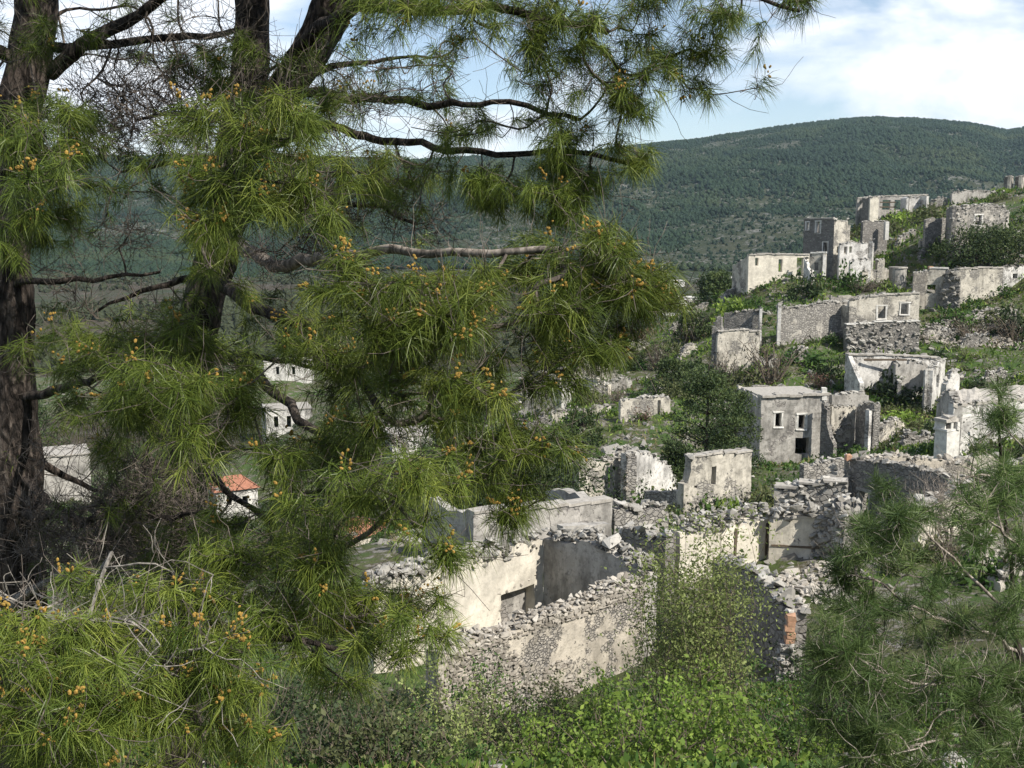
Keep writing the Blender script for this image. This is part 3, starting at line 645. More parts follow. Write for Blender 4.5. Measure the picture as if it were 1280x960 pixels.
w2 = pxwall('pillar', H6, [(776, 570), (784, 568)], 75.5, 74, .7, [], 'rubble', .3, away=(1, 1), rag=.1); studs(w2, w2['o'], 60, .3, 'stone_tan')
w3 = pxwall('side_wall', H6, [(784.5, 568), (800, 566), (815, 570), (832, 584), (846, 596)], 74.2, 79, .55, [], 'white', .3, away=(-1, 1), rag=.2); crest(w3, w3['o'], 50, .3, single=False)
returns(w_, H6, 4, 'left', 'rubble', .95, .7)

# ---- house with two white-framed windows
H7 = ruin('window_house', 1000, 575, 100, 'grey two-storey house ruin with two white-framed windows, arched doorway and small chimney')
w_ = pxwall('front_wall', H7, [(952, 497), (1036, 493)], 100, 101, .6, [(969, 517, 977, 533), (998, 519, 1006, 536), (994, 547, 1011, 568)], 'greyplaster', .35, rag=.03, jit=.02)
pl = w_['pl']
for r_ in ((969, 517, 977, 533), (998, 519, 1006, 536)): window_frame(w_, pl.rect(*r_), w_['o'], wd=.2)
cornice(w_, w_['o'], 'ledge', .22, .22)
returns(w_, H7, 6, 'left', 'greyplaster'); returns(w_, H7, 6, 'right', 'greyplaster', 1, .95); backwall(w_, H7, 6, 'lime')
mb = MB(); A_ = np.array([*w_['A'], 0]); d3 = np.array([*w_['d'], 0]); n3 = np.array([*w_['n'], 0]); c = A_ + d3 * w_['L'] / 2 + n3 * 3.2; c[2] = float(np.mean(w_['top'])) - .1
box(mb, c, (w_['L'] / 2 - .2, 2.5, .1), np.array([d3, n3, [0, 0, 1]]), jit=.03); obj('roof', mb, MAT['ledge'], H7)
pxbox('chimney', H7, 1030.5, 485, 500, 6, 100.8, .5, 'whitetrim')
pxwall('buttress', H7, [(1027, 500), (1034, 512), (1037, 545), (1042, 556)], 99.6, 98.6, .6, [], 'darkrubble', .3, away=(1, .2), rag=.08)
H7b = ruin('broken_annex', 1070, 545, 102, 'broken low annex with grey roof slab and dark shaded side, beside the two-window house')
w_ = pxwall('front_wall', H7b, [(1040, 509), (1055, 508), (1070, 508)], 101.5, 103, .5, [], 'lime', .35, rag=.05); studs(w_, w_['o'], 60, .32, 'stone_tan')
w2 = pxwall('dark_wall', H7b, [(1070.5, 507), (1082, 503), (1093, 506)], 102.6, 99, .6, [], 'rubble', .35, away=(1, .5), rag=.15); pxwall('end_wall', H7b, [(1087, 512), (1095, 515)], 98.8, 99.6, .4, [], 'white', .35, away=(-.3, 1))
w3 = pxwall('roof_remnant', H7b, [(1040, 497), (1065, 490), (1086, 492)], 105, 106, .6, [], 'greyplaster', .4, rag=.15)

# ---- long roofless shell
H8 = ruin('roofless_shell', 1115, 505, 121, 'long roofless shell with whitewashed blue-grey inner wall and bright standing end wall')
w_ = pxwall('back_wall', H8, [(1060, 444), (1100, 444), (1140, 446), (1174, 448)], 122, 124, .6, [], 'white', .4, rag=.03); cornice(w_, w_['o'], 'ledge', .16, .15)
mb = MB()
returns(w_, H8, -3, 'left', 'white', .95, .35, rag=.2)
w2 = pxwall('partition', H8, [(1120, 448), (1121, 460), (1122, 478)], 123, 118, .4, [], 'greyplaster', .4, away=(1, 0), rag=.1)
w3 = pxwall('end_wall', H8, [(1159, 463), (1168, 452), (1175, 448)], 115.5, 123, .6, [(1163, 468, 1166, 485)], 'white', .35, away=(1, 0), rag=.1)
w4 = pxwall('pillar', H8, [(1157, 464), (1160, 463)], 115.2, 115.2, .5, [], 'white', .4)
w5 = pxwall('inner_wall', H8, [(1120, 455), (1140, 452), (1160, 456)], 119, 120, .4, [], 'greyplaster', .4, rag=.12)
pxbox('timber_beam', H8, 1110, 448.5, 451, 60, 121.8, .1, 'wood')
H8b = ruin('standing_fragment', 1190, 487, 112, 'lone white fragment of wall standing in the grass')
pxwall('fragment', H8b, [(1183, 480), (1190, 465), (1197, 463), (1200, 470)], 111, 112, .6, [], 'white', .3, rag=.1)

# ---- white house at the right edge
H9 = ruin('white_house', 1220, 560, 82, 'white stone-speckled house ruin with shaded blue-grey gable end and sloping remains of roof')
w_ = pxwall('long_wall', H9, [(1193, 506), (1230, 502), (1262, 499), (1310, 494)], 80, 83, .6, [(1257, 517, 1262, 526)], 'white', .35, rag=.06, jit=.03)
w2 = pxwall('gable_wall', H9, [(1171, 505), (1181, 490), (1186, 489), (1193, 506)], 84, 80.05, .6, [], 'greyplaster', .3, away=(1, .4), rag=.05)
mb = MB(); top = float(np.mean(w_['top'])); a = P(1192, 506, 79.9); b = P(1312, 493, 83); a2 = P(1185, 488, 82.2); b2 = P(1303, 480, 85.2)
nU = 26; g = np.linspace(0, 1, nU)
rows = [[a + (b - a) * t for t in g], [(a + a2) / 2 + ((b + b2) / 2 - (a + a2) / 2) * t for t in g], [a2 + (b2 - a2) * t for t in g]]
V = np.array(rows); V[..., 2] += rng.normal(0, .07, V.shape[:2]); V2 = V.copy(); V2[..., 2] -= .22
q = lambda r, i, s: s * 3 * nU + r * nU + i
F = [(q(r, i, 0), q(r, i + 1, 0), q(r + 1, i + 1, 0), q(r + 1, i, 0)) for r in (0, 1) for i in range(nU - 1)] + [(q(r, i, 1), q(r + 1, i, 1), q(r + 1, i + 1, 1), q(r, i + 1, 1)) for r in (0, 1) for i in range(nU - 1)]
F += [(q(0, i, 1), q(0, i + 1, 1), q(0, i + 1, 0), q(0, i, 0)) for i in range(nU - 1)] + [(q(0, 0, 0), q(1, 0, 0), q(1, 0, 1), q(0, 0, 1)), (q(1, 0, 0), q(2, 0, 0), q(2, 0, 1), q(1, 0, 1))]
mb.add(np.concatenate([V.reshape(-1, 3), V2.reshape(-1, 3)]), np.array(F)); obj('roof', mb, MAT['ledge'], H9)
studs(w_, w_['o'], 260, .2, 'stone', proud=-.06)
H9c = thing('white_chimney', (P(1187, 565, 76)[0], 76, tz(P(1187, 565, 76)[0], 76)), 'white square chimney with dark vent holes and domed cap, before the white house', 'chimney')
pxbox('shaft', H9c, 1187, 538, 580, 22, 76, 1.1, 'whitetrim', .5, .02)
for dx in (-8, 0, 8): pxbox('post', H9c, 1187 + dx, 528, 538, 4.5, 76.1, .9, 'whitetrim', .5)
pxbox('vent', H9c, 1187, 529, 538, 17, 76.25, .6, 'vent_shade', .5); pxbox('band', H9c, 1187, 536.5, 539, 24, 75.95, 1.2, 'whitetrim', .5); pxbox('cap', H9c, 1187, 524, 528, 23, 76, 1.1, 'ledge', .5); pxbox('dome', H9c, 1188, 520.5, 524, 14, 76.2, .7, 'ledge', .5, .06)  # vent is a solid dark box; its colour paints the hollow's shade

# ---- dark wall complex in the middle right
H10 = ruin('shaded_house', 1110, 640, 60, 'large house ruin with dark shaded stone wall and pointed gable, behind the bare tree')
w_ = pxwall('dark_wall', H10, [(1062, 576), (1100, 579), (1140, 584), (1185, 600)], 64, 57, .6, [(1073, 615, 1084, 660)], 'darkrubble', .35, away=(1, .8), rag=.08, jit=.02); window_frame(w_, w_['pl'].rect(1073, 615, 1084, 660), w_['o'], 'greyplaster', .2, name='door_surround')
crest(w_, w_['o'], 40, .3, single=False)
w2 = pxwall('gable_wall', H10, [(1042, 597), (1051, 581), (1058, 592), (1061.5, 596)], 63, 64, .5, [], 'greyplaster', .3, rag=.05)
w3 = pxwall('long_wall', H10, [(1062, 574), (1110, 571), (1160, 573), (1215, 580)], 66, 68, .6, [], 'tanrubble', .4, rag=.12); crest(w3, w3['o'], 70, .3, 'stone_tan', single=False)
w4 = pxwall('cream_wall', H10, [(1150, 640), (1175, 632), (1220, 606), (1240, 600)], 49, 55, .6, [], 'cream', .35, away=(-.5, 1), rag=.15); crest(w4, w4['o'], 60, .36, hgt=.4); studs(w4, w4['o'], 70, .3, 'stone_tan', z1=w4['zb'] + 1.6, single=True)
pxbox('ridge_brick', H10, 1062, 569, 576, 7, 63.8, .4, 'brick')
w5 = pxwall('right_wall', H10, [(1262, 625), (1290, 620)], 60, 61, .5, [], 'white', .4, rag=.05); w6 = pxwall('far_wall', H10, [(1190, 575), (1215, 572), (1250, 570)], 70, 71, .5, [], 'lime', .4, rag=.1)

# ---- upper village
H11 = ruin('hillside_house', 1105, 410, 138, 'pale house ruin with two white-sided window openings above a terrace wall')
w_ = pxwall('front_wall', H11, [(1062, 377), (1088, 370), (1150, 367)], 138, 139, .6, [(1097, 383, 1107, 398), (1126, 379, 1136, 393)], 'lime', .4, rag=.04)
for r_ in ((1097, 383, 1107, 398), (1126, 379, 1136, 393)): window_frame(w_, w_['pl'].rect(*r_), w_['o'], wd=.18)
cornice(w_, w_['o'], 'ledge', .16, .12, u0=2.6); returns(w_, H11, 6, 'right', 'lime', 1, .9); returns(w_, H11, 6, 'left', 'lime', .9, .8); backwall(w_, H11, 6, 'lime', .95)
T1 = ruin('ruined_terrace', 1105, 440, 136, 'grey rubble terrace wall below the house with two white-sided windows')
w2 = pxwall('wall_face', T1, [(1058, 407), (1100, 403), (1150, 402)], 135.5, 136, .7, [], 'darkrubble', .5, rag=.08); cornice(w2, w2['o'], 'whitetrim', .14, .1); studs(w2, w2['o'], 120, .5, 'stone')
T2 = ruin('garden_enclosure', 1020, 400, 140, 'long low grey garden wall running along the slope')
w3 = pxwall('wall_face', T2, [(975, 386), (1010, 383), (1050, 376), (1066, 381)], 137, 141, .6, [], 'rubble', .4, rag=.15); crest(w3, w3['o'], 60, .4, single=False)
pxwall('gate_pillar', T2, [(973, 380), (977, 380)], 136.8, 136.8, .5, [], 'white', .4); pxwall('gate_pillar', T2, [(950, 386), (953, 386)], 137.2, 137.2, .5, [], 'white', .4)
H12 = ruin('arched_ruin', 1165, 385, 150, 'broken house ruin with dark arched opening and rough exposed core')
w_ = pxwall('front_wall', H12, [(1142, 341), (1160, 338), (1176, 335), (1186, 338)], 151, 150, .6, [(1160, 356, 1170, 367)], 'lime', .4, rag=.1); pxwall('side_wall', H12, [(1142, 342), (1158, 339)], 150.5, 150.3, .4, [], 'tanrubble', .4, rag=.08)
w2 = pxwall('broken_core', H12, [(1180, 345), (1188, 335), (1196, 337), (1200, 352)], 149.5, 148.5, 1.2, [], 'darkrubble', .4, rag=.3); studs(w2, w2['o'], 60, .6, 'stone')
pxbox('roof_tile', H12, 1164, 333, 337, 5, 150.5, .5, 'brick'); cornice(w_, w_['o'], 'whitetrim', .2, .1, u0=2)
H13 = ruin('boundary_ruin', 1240, 355, 156, 'long pale wall with ledge running right from the arched ruin')
w_ = pxwall('wall_face', H13, [(1197, 337), (1230, 335), (1254, 336)], 152, 155, .6, [], 'lime', .45, rag=.08); cornice(w_, w_['o'], 'ledge', .18, .1); w2 = pxwall('raised_wall', H13, [(1254.5, 333), (1300, 333)], 155, 158, .6, [(1266, 342, 1272, 348)], 'white', .45, rag=.05)
# round tower stump
ct = P(1122, 348, 166); T = thing('round_tower', (ct[0], 166, tz(ct[0], 166)), 'small round stone tower stump with one shaded side', 'tower')
mb = MB(); zt = P(1122, 335, 166)[2]; zz = np.linspace(tz(ct[0], 166) - .8, zt, 9); tube(mb, np.stack([np.full(9, ct[0]), np.full(9, 166.), zz], -1), [1.32 - .008 * k for k in range(9)], 20, rough=.008); obj('shaft', mb, MAT['greyplaster'], T)
mb = MB(); tube(mb, [(ct[0], 166, zt - .02), (ct[0], 166, zt + .18)], [1.4, 1.36], 20, rough=.02)
mb.add(np.r_[[[ct[0] + 1.36 * math.cos(a), 166 + 1.36 * math.sin(a), zt + .17] for a in np.arange(20) * math.pi / 10], [[ct[0], 166, zt + .15]]], np.array([[i, (i + 1) % 20, 20] for i in range(20)])); obj('rim', mb, MAT['ledge'], T)
w_ = pxwall('adjoining_wall', T, [(1078, 340), (1095, 338), (1111, 337)], 163, 165, .5, [], 'lime', .4, rag=.08)
# tower house
H14 = ruin('tall_house', 1060, 345, 170, 'tall two-storey house ruin with dark side, open upper windows and a broken middle')
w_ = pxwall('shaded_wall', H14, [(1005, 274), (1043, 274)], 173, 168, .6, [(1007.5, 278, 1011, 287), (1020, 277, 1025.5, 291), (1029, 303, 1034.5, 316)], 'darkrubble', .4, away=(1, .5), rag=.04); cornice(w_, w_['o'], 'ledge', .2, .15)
for r_ in ((1007.5, 278, 1011, 287), (1020, 277, 1025.5, 291), (1029, 303, 1034.5, 316)): window_frame(w_, w_['pl'].rect(*r_), w_['o'], wd=.16)
w2 = pxwall('front_wall', H14, [(1043.3, 275), (1060, 276), (1079, 276), (1079.5, 290), (1076, 300), (1062, 306)], 168, 170, .6, [(1046, 308, 1050, 317), (1055, 308, 1058, 316)], 'lime', .4, away=(-.2, 1), rag=.12); returns(w2, H14, 7, 'right', 'greyplaster', .98, .9)
w3 = pxwall('low_wall', H14, [(1050, 306), (1062, 303), (1085, 305)], 166, 167, .5, [(1055, 309, 1059, 318), (1062, 308, 1065, 316)], 'white', .4, rag=.1)
w4 = pxwall('rear_wall', H14, [(1079, 277), (1110, 277)], 175, 177, .5, [], 'darkrubble', .4, rag=.05); pxbox('corner_pillar', H14, 1109, 277, 300, 5, 174.5, .8, 'whitetrim')
w5 = pxwall('right_wall', H14, [(1091, 298), (1096, 291), (1110, 289), (1116, 300), (1113, 308), (1092, 322)], 170, 171.5, .6, [(1098, 294, 1104, 308)], 'white', .35, away=(-.2, 1), rag=.1)
w6 = pxwall('lower_wall', H14, [(1063, 326), (1075, 325), (1089, 324)], 163, 163.5, .5, [], 'white', .4, rag=.12); returns(w6, H14, 3, 'right', 'lime'); pxwall('lower_wall', H14, [(1097, 325), (1106, 324)], 164, 164.4, .5, [], 'lime', .4, rag=.1)
w7 = pxwall('connecting_wall', H14, [(1013, 317), (1033, 316)], 167, 166, .5, [(1018, 328, 1023, 338)], 'lime', .4, rag=.05); cornice(w7, w7['o'], 'whitetrim', .2, .1)
pxwall('door_pillar', H14, [(1029, 318), (1033, 319)], 165.6, 165.6, .5, [], 'white', .4, rag=.05)
H15 = ruin('cream_shell', 970, 355, 165, 'low cream ruin with two broken openings at the end of the ridge')
w_ = pxwall('front_wall', H15, [(936, 319), (960, 318), (990, 319), (1012, 318)], 165, 167, .6, [(944, 321, 948, 332), (973, 324, 978, 340), (996, 322, 1004, 345)], 'cream', .4, rag=.08); cornice(w_, w_['o'], 'ledge', .18, .12)
returns(w_, H15, 6, 'left', 'lime', .95, .7); studs(w_, w_['o'], 60, .4, z1=w_['zb'] + 2)
pxwall('buttress', H15, [(1005, 320), (1009, 330), (1015, 347)], 164.5, 163.5, .8, [], 'white', .35, rag=.12)
H16 = ruin('ridge_house', 1115, 270, 210, 'roofless house on the ridge with white wall panels between dark gaps')
w_ = pxwall('back_wall', H16, [(1072, 248), (1100, 246), (1130, 245), (1160, 244)], 214, 216, .6, [(1103, 250, 1113, 262), (1118, 250, 1129, 262)], 'greyplaster', .5, rag=.05); cornice(w_, w_['o'], 'ledge', .2, .1)
pxwall('left_wall', H16, [(1071, 250), (1088, 247)], 216, 209.4, .5, [(1075, 252, 1078, 260)], 'darkrubble', .4, away=(1, .5), rag=.08)
pxwall('front_wall', H16, [(1088, 247), (1099, 246)], 209.2, 209.4, .5, [], 'cream', .4, rag=.05); pxwall('partition', H16, [(1133, 247), (1136, 246)], 209.5, 209.5, 3.0, [], 'white', .5); pxwall('front_wall', H16, [(1137, 248), (1159, 246)], 211, 211.6, .5, [], 'white', .5, rag=.05); pxwall('end_pillar', H16, [(1158.5, 245), (1161.5, 245)], 209.5, 209.6, 4.5, [], 'white', .5)
mb = MB()
for y_ in (252, 258): pxbox('timber_beam', H16, 1110, y_, y_ + 1.6, 20, 212.5, .2, 'wood')
H17 = ruin('stone_house', 1222, 310, 166, 'grey rubble stone house ruin with one white-framed upper window')
w_ = pxwall('front_wall', H17, [(1191, 258), (1215, 256), (1240, 256), (1255, 258), (1262, 266)], 165, 168, .6, [(1219, 269, 1227, 284), (1211, 292, 1215, 306)], 'rubble', .4, rag=.06, jit=.03); window_frame(w_, w_['pl'].rect(1219, 269, 1227, 284), w_['o'], wd=.2)
w2 = pxwall('side_wall', H17, [(1183, 262), (1190.6, 258.2)], 171, 165.02, .6, [], 'darkrubble', .4, away=(1, .5), rag=.1); studs(w_, w_['o'], 160, .4, 'stone'); returns(w_, H17, 6, 'right', 'rubble', .9, .7); backwall(w_, H17, 6, 'rubble', .8)
pxwall('door_pillar', H17, [(1215.5, 296), (1219, 297)], 164.6, 164.6, .4, [], 'white', .4)
H18 = ruin('ridge_ruin', 1220, 258, 200, 'long grey wall running along the ridge top behind the stone house')
w_ = pxwall('wall_face', H18, [(1190, 242), (1210, 240), (1230, 239), (1258, 240)], 204, 207, .6, [], 'greyplaster', .5, rag=.2); pxwall('low_wall', H18, [(1164, 249), (1185, 248)], 205, 205, .6, [], 'rubble', .5, rag=.25); pxwall('end_wall', H18, [(1262, 247), (1285, 248)], 196, 198, .6, [], 'lime', .5, rag=.2); T3 = ruin('crumbling_terrace', 1170, 312, 172, 'short crumbling rubble wall on the slope below the stone house'); w_ = pxwall('wall_face', T3, [(1150, 300), (1165, 296), (1185, 299)], 172, 172, .6, [], 'rubble', .5, rag=.3)
for px_ in (1261, 1275):
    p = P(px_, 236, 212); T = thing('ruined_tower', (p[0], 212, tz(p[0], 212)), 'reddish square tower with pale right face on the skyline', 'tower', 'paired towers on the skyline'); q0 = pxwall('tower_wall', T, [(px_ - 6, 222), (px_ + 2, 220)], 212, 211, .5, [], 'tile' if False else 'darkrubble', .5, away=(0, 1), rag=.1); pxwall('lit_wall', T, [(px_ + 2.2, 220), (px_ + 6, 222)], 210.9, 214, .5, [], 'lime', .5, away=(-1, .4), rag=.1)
# ---- small ruins left of the upper village
H19 = ruin('broken_cottage', 915, 440, 130, 'small broken cottage with a jagged corner stub among dark bushes')
w_ = pxwall('front_wall', H19, [(897, 421), (900, 414), (925, 412), (950, 415)], 130, 131, .5, [], 'lime', .4, rag=.06); cornice(w_, w_['o'], 'ledge', .14, .1); w2 = pxwall('corner_stub', H19, [(890, 408), (896, 395), (902, 396), (904, 412)], 131, 130.5, .8, [], 'rubble', .35, rag=.2); pxwall('rear_wall', H19, [(905, 391), (930, 389), (952, 388)], 140, 138, .5, [], 'darkrubble', .4, away=(1, 1), rag=.08)
H20 = ruin('roof_shed', 822, 458, 150, 'small shed with a single grey sloping roof slab')
w_ = pxwall('front_wall', H20, [(806, 456), (838, 455)], 148, 149, .4, [], 'darkrubble', .4, base=P(820, 475, 149)[2]); a, b, c, d = P(804, 456, 147.5), P(838, 455, 148.5), P(826, 437, 152), P(806, 436, 151); mb = MB(); mb.add(np.r_[[a, b, c, d], np.array([a, b, c, d]) - [0, 0, .25]], np.array([[0, 1, 2, 3], [7, 6, 5, 4], [0, 4, 5, 1], [1, 5, 6, 2], [2, 6, 7, 3], [3, 7, 4, 0]])); obj('roof', mb, MAT['ledge'], H20)
H21 = ruin('ruined_compound', 700, 520, 120, 'sprawling pale ruin with white wall stub and long low front wall among the pines')
pxwall('front_wall', H21, [(655, 498), (690, 492), (702, 496)], 122, 121, .5, [], 'greyplaster', .4, rag=.12); pxwall('wall_stub', H21, [(702, 484), (714, 484)], 120.5, 122, .8, [], 'white', .4, rag=.08); w_ = pxwall('low_wall', H21, [(690, 516), (730, 513), (764, 508)], 114, 117, .5, [], 'lime', .4, rag=.12); crest(w_, w_['o'], 40, .4, single=False); pxwall('rear_wall', H21, [(715, 470), (728, 458), (752, 456), (766, 452)], 136, 138, .5, [(744, 464, 750, 471)], 'lime', .4, rag=.12); w_ = pxwall('broken_wall', H21, [(650, 474), (675, 462), (700, 470)], 133, 131, .6, [], 'lime', .4, rag=.35); studs(w_, w_['o'], 90, .5); pxwall('rear_wall', H21, [(728, 474), (745, 472), (760, 482)], 134, 130, .5, [], 'cream', .4, rag=.15)
H22 = ruin('pale_wall_house', 805, 520, 112, 'low pale house wall with a dark door gap, reddish shrub hanging over it')
w_ = pxwall('front_wall', H22, [(776, 500), (800, 497), (826, 496), (838, 499)], 111, 113, .5, [(822, 500, 826, 522)], 'lime', .4, rag=.08); returns(w_, H22, 4, 'right', 'lime', .9, .6)
# ---- houses down in the valley seen between the pine boughs
def valley_house(name, x0, x1, yt, yb, D, label, roof=None, wm='white', wins=(), turn=3):
    H = ruin(name, (x0 + x1) / 2, yb, D, label); w_ = pxwall('front_wall', H, [(x0, yt), (x1, yt)], D, D + turn, .4, wins, wm, .6, rag=.02, base=min(P(x0, yb, D)[2], tz(P(x0, yb, D)[0], D)) - 1)
    for h_ in wins: window_frame(w_, w_['pl'].rect(*h_), w_['o'], wd=.15)
    wd = (x1 - x0) * D / FPX; dp = min(8, wd)
    returns(w_, H, dp, 'left', wm, rag=.02); returns(w_, H, dp, 'right', wm, rag=.02); backwall(w_, H, dp, wm, rag=.02)
    d3 = np.array([*w_['d'], 0]); n3 = np.array([*w_['n'], 0]); A3 = np.array([*w_['A'], 0]); z = float(np.mean(w_['top'])); L = w_['L']; mb = MB()
    if roof:
        e = .4; h_ = 1.5; V = [A3 + d3 * -e + n3 * -e, A3 + d3 * (L + e) + n3 * -e, A3 + d3 * (L + e) + n3 * (dp + e), A3 + d3 * -e + n3 * (dp + e), A3 + d3 * 1.5 + n3 * dp / 2, A3 + d3 * (L - 1.5) + n3 * dp / 2]
        V = np.array(V); V[:4, 2] = z; V[4:, 2] = z + h_; mb.add(V, [np.array([[0, 1, 5, 4], [2, 3, 4, 5]]), np.array([[1, 2, 5], [3, 0, 4]]), np.array([[3, 2, 1, 0]])]); obj('roof', mb, MAT[roof], H)
    else:
        c = A3 + d3 * L / 2 + n3 * dp / 2; c[2] = z + .08; box(mb, c, (L / 2 + .15, dp / 2 + .15, .08), np.array([d3, n3, [0, 0, 1]])); obj('roof', mb, MAT['ledge'], H)
    return H
valley_house('valley_house', 46, 112, 570, 640, 150, 'flat-roofed grey house beside the left pine trunk', None, 'greyplaster')
valley_house('tiled_house', 270, 322, 612, 655, 150, 'white house with red tiled roof seen below the pine boughs', 'tile', 'white', ((283, 620, 290, 632), (303, 620, 310, 632)))
valley_house('valley_house', 330, 392, 452, 478, 295, 'long white house furthest out on the valley floor', None, 'white', ((345, 458, 349, 468), (365, 458, 369, 468)))
valley_house('valley_house', 332, 390, 512, 545, 222, 'white house with dark windows between pine boughs', None, 'white', ((342, 520, 348, 534), (358, 520, 364, 534)))
valley_house('tiled_house', 440, 482, 668, 692, 95, 'pale house with a small tiled roof behind hanging needles', 'tile', 'cream')
valley_house('valley_house', 490, 560, 545, 578, 165, 'pale flat house behind the drooping pine tuft', None, 'white')
for (x0, x1, yt, yb, D, lb) in ((838, 856, 351, 355, 800, 'tiny white farm building at the foot of the mountain'), (852, 872, 372, 378, 610, 'small white farm shed on the brown valley field'), (885, 925, 347, 351, 850, 'long low farm roof at the edge of the valley'), (836, 858, 395, 410, 330, 'grey wall of a barn below the pine tip')):
    H = thing('farm_building', P((x0 + x1) / 2, yb, D), lb, 'building'); z0 = plain_fn(np.array([P(x0, yb, D)[0]]), np.array([float(D)]))[0] - 1
    w_ = pxwall('front_wall', H, [(x0, yt), (x1, yt)], D, D + 3, .5, [], 'white', 1.5, base=min(z0, P(x0, yb, D)[2]) , rag=.0); returns(w_, H, 8, 'left', 'white', rag=0); returns(w_, H, 8, 'right', 'white', rag=0); backwall(w_, H, 8, 'white', rag=0)
    mb = MB(); c = np.array([*(w_['A'] + w_['d'] * w_['L'] / 2 + w_['n'] * 4), float(np.mean(w_['top'])) + .15]); box(mb, c, (w_['L'] / 2 + .3, 4.5, .15), np.array([[*w_['d'], 0], [*w_['n'], 0], [0, 0, 1]])); obj('roof', mb, MAT['whitetrim'], H)

# ---- small broken terrace walls stepping down the slope
FRAG = [(1178, 512, 1196, 508, 113, 114), (1100, 520, 1135, 512, 104, 107), (1055, 470, 1075, 474, 124, 122), (985, 452, 1012, 447, 131, 133), (880, 470, 905, 466, 128, 130), (770, 538, 800, 534, 97, 99), (712, 555, 735, 550, 96, 97), (1200, 440, 1240, 434, 137, 139), (1160, 408, 1195, 402, 143, 145), (1205, 395, 1275, 388, 146, 149), (1155, 425, 1200, 420, 140, 142), (1230, 418, 1290, 410, 142, 144), (1150, 318, 1180, 314, 170, 172), (1120, 312, 1145, 308, 178, 180), (1090, 395, 1062, 392, 137, 138), (905, 362, 930, 358, 168, 170), (850, 462, 872, 458, 140, 142), (1130, 545, 1170, 540, 93, 95), (1215, 690, 1260, 680, 47, 49), (640, 545, 668, 542, 105, 106), (840, 530, 862, 527, 98, 99), (1100, 655, 1140, 668, 54, 50), (735, 492, 758, 489, 128, 129), (1035, 400, 1060, 396, 139, 140), (945, 455, 975, 450, 130, 131), (745, 462, 775, 458, 138, 139), (785, 450, 812, 447, 150, 151), (838, 432, 866, 428, 158, 160), (862, 412, 885, 408, 168, 169), (760, 478, 790, 474, 132, 133), (850, 486, 880, 482, 127, 128), (905, 505, 945, 500, 116, 117), (1190, 545, 1168, 540, 95, 94), (1225, 478, 1262, 472, 121, 122), (1080, 425, 1110, 421, 134, 135), (940, 520, 952, 518, 106, 106.5), (720, 610, 745, 606, 82, 83), (655, 520, 690, 516, 112, 113), (1250, 735, 1290, 728, 41, 42)]
for k, (x0, y0, x1, y1, D0, D1) in enumerate(FRAG):
    p = P((x0 + x1) / 2, y1 + 6, D0); nr = near_ruin(p[0], p[1]); Wf = thing('masonry_remnant', (p[0], p[1], tz(p[0], p[1])), 'short broken rubble wall near ' + nr, 'wall', 'broken walls near ' + nr)
    hh = rng.uniform(.9, 1.9); gx = np.linspace(P(x0, y0, D0)[0], P(x1, y1, D1)[0], 5); gy = np.linspace(D0, D1, 5); gz = terrain(gx, gy)
    L_ = math.hypot(gx[-1] - gx[0], D1 - D0); f = np.array([.45, 1, .8, .95, .3]) * hh * rng.uniform(.7, 1.2, 5)
    w_ = wall_core('wall_face', Wf, (gx[0], gy[0]), (gx[-1], gy[-1]), list(zip(np.linspace(0, L_, 5), gz + f)), float(gz.min()) - .8, .6, (), MAT[['rubble', 'lime', 'darkrubble', 'rubble', 'greyplaster'][k % 5]], .3, (0, 1), .25, .03); crest(w_, w_['o'], int(L_ * 9), .3, 'stone', 1.2, single=False, hgt=.1); studs(w_, w_['o'], int(L_ * 8), .3, 'stone', proud=-.05)
# ---------------------------------------------------------------- leafy plants
def leaves(mb, C, L, Wd, dirs=None, tint=None, up=.5, fold=.0, mi=0, r=rng):
    """one kite-shaped leaf at each point of C"""
    n = len(C); L = np.broadcast_to(L, (n,)) * r.lognormal(0, .22, n); Wd = np.broadcast_to(Wd, (n,)) * L
    d = nrm(r.normal(0, 1, (n, 3)) + (0 if dirs is None else dirs)); nn = nrm(r.normal(0, 1, (n, 3)) + np.array([0, 0, up * 2])); s = nrm(np.cross(d, nn))
    V = np.stack([C, C + d * (L * .45)[:, None] + s * (Wd * .5)[:, None], C + d * L[:, None] - np.array([0, 0, fold]) * L[:, None], C + d * (L * .45)[:, None] - s * (Wd * .5)[:, None]], 1).reshape(-1, 3)
    F = np.arange(n * 4).reshape(-1, 4); t = r.random(n) if tint is None else np.clip(tint + r.normal(0, .16, n), 0, 1)
    mb.add(V, F, np.repeat(t, 4), mi)
def clump_pts(r, n_cl, per, rad, cr, flat=1.0, shell=.55):
    """points gathered in uneven clumps through the volume of an ellipsoid standing on the ground"""
    v = nrm(r.normal(0, 1, (n_cl, 3))) * (shell + (1 - shell) * r.random((n_cl, 1))) * r.uniform(.75, 1.12, (n_cl, 1)); v[:, 2] = np.abs(v[:, 2]) * .95 + (r.random(n_cl) - .5) * .2
    c = v * np.asarray(rad); k = np.repeat(np.arange(n_cl), per)
    q = nrm(r.normal(0, 1, (len(k), 3))) * (r.random((len(k), 1)) ** .45) * cr * r.uniform(.6, 1.3, n_cl)[k][:, None] * np.array([1, 1, flat])
    tint = np.clip(.5 + r.normal(0, .18, n_cl)[k] + q[:, 2] / cr * .12, 0, 1)
    return c[k] + q, tint, c
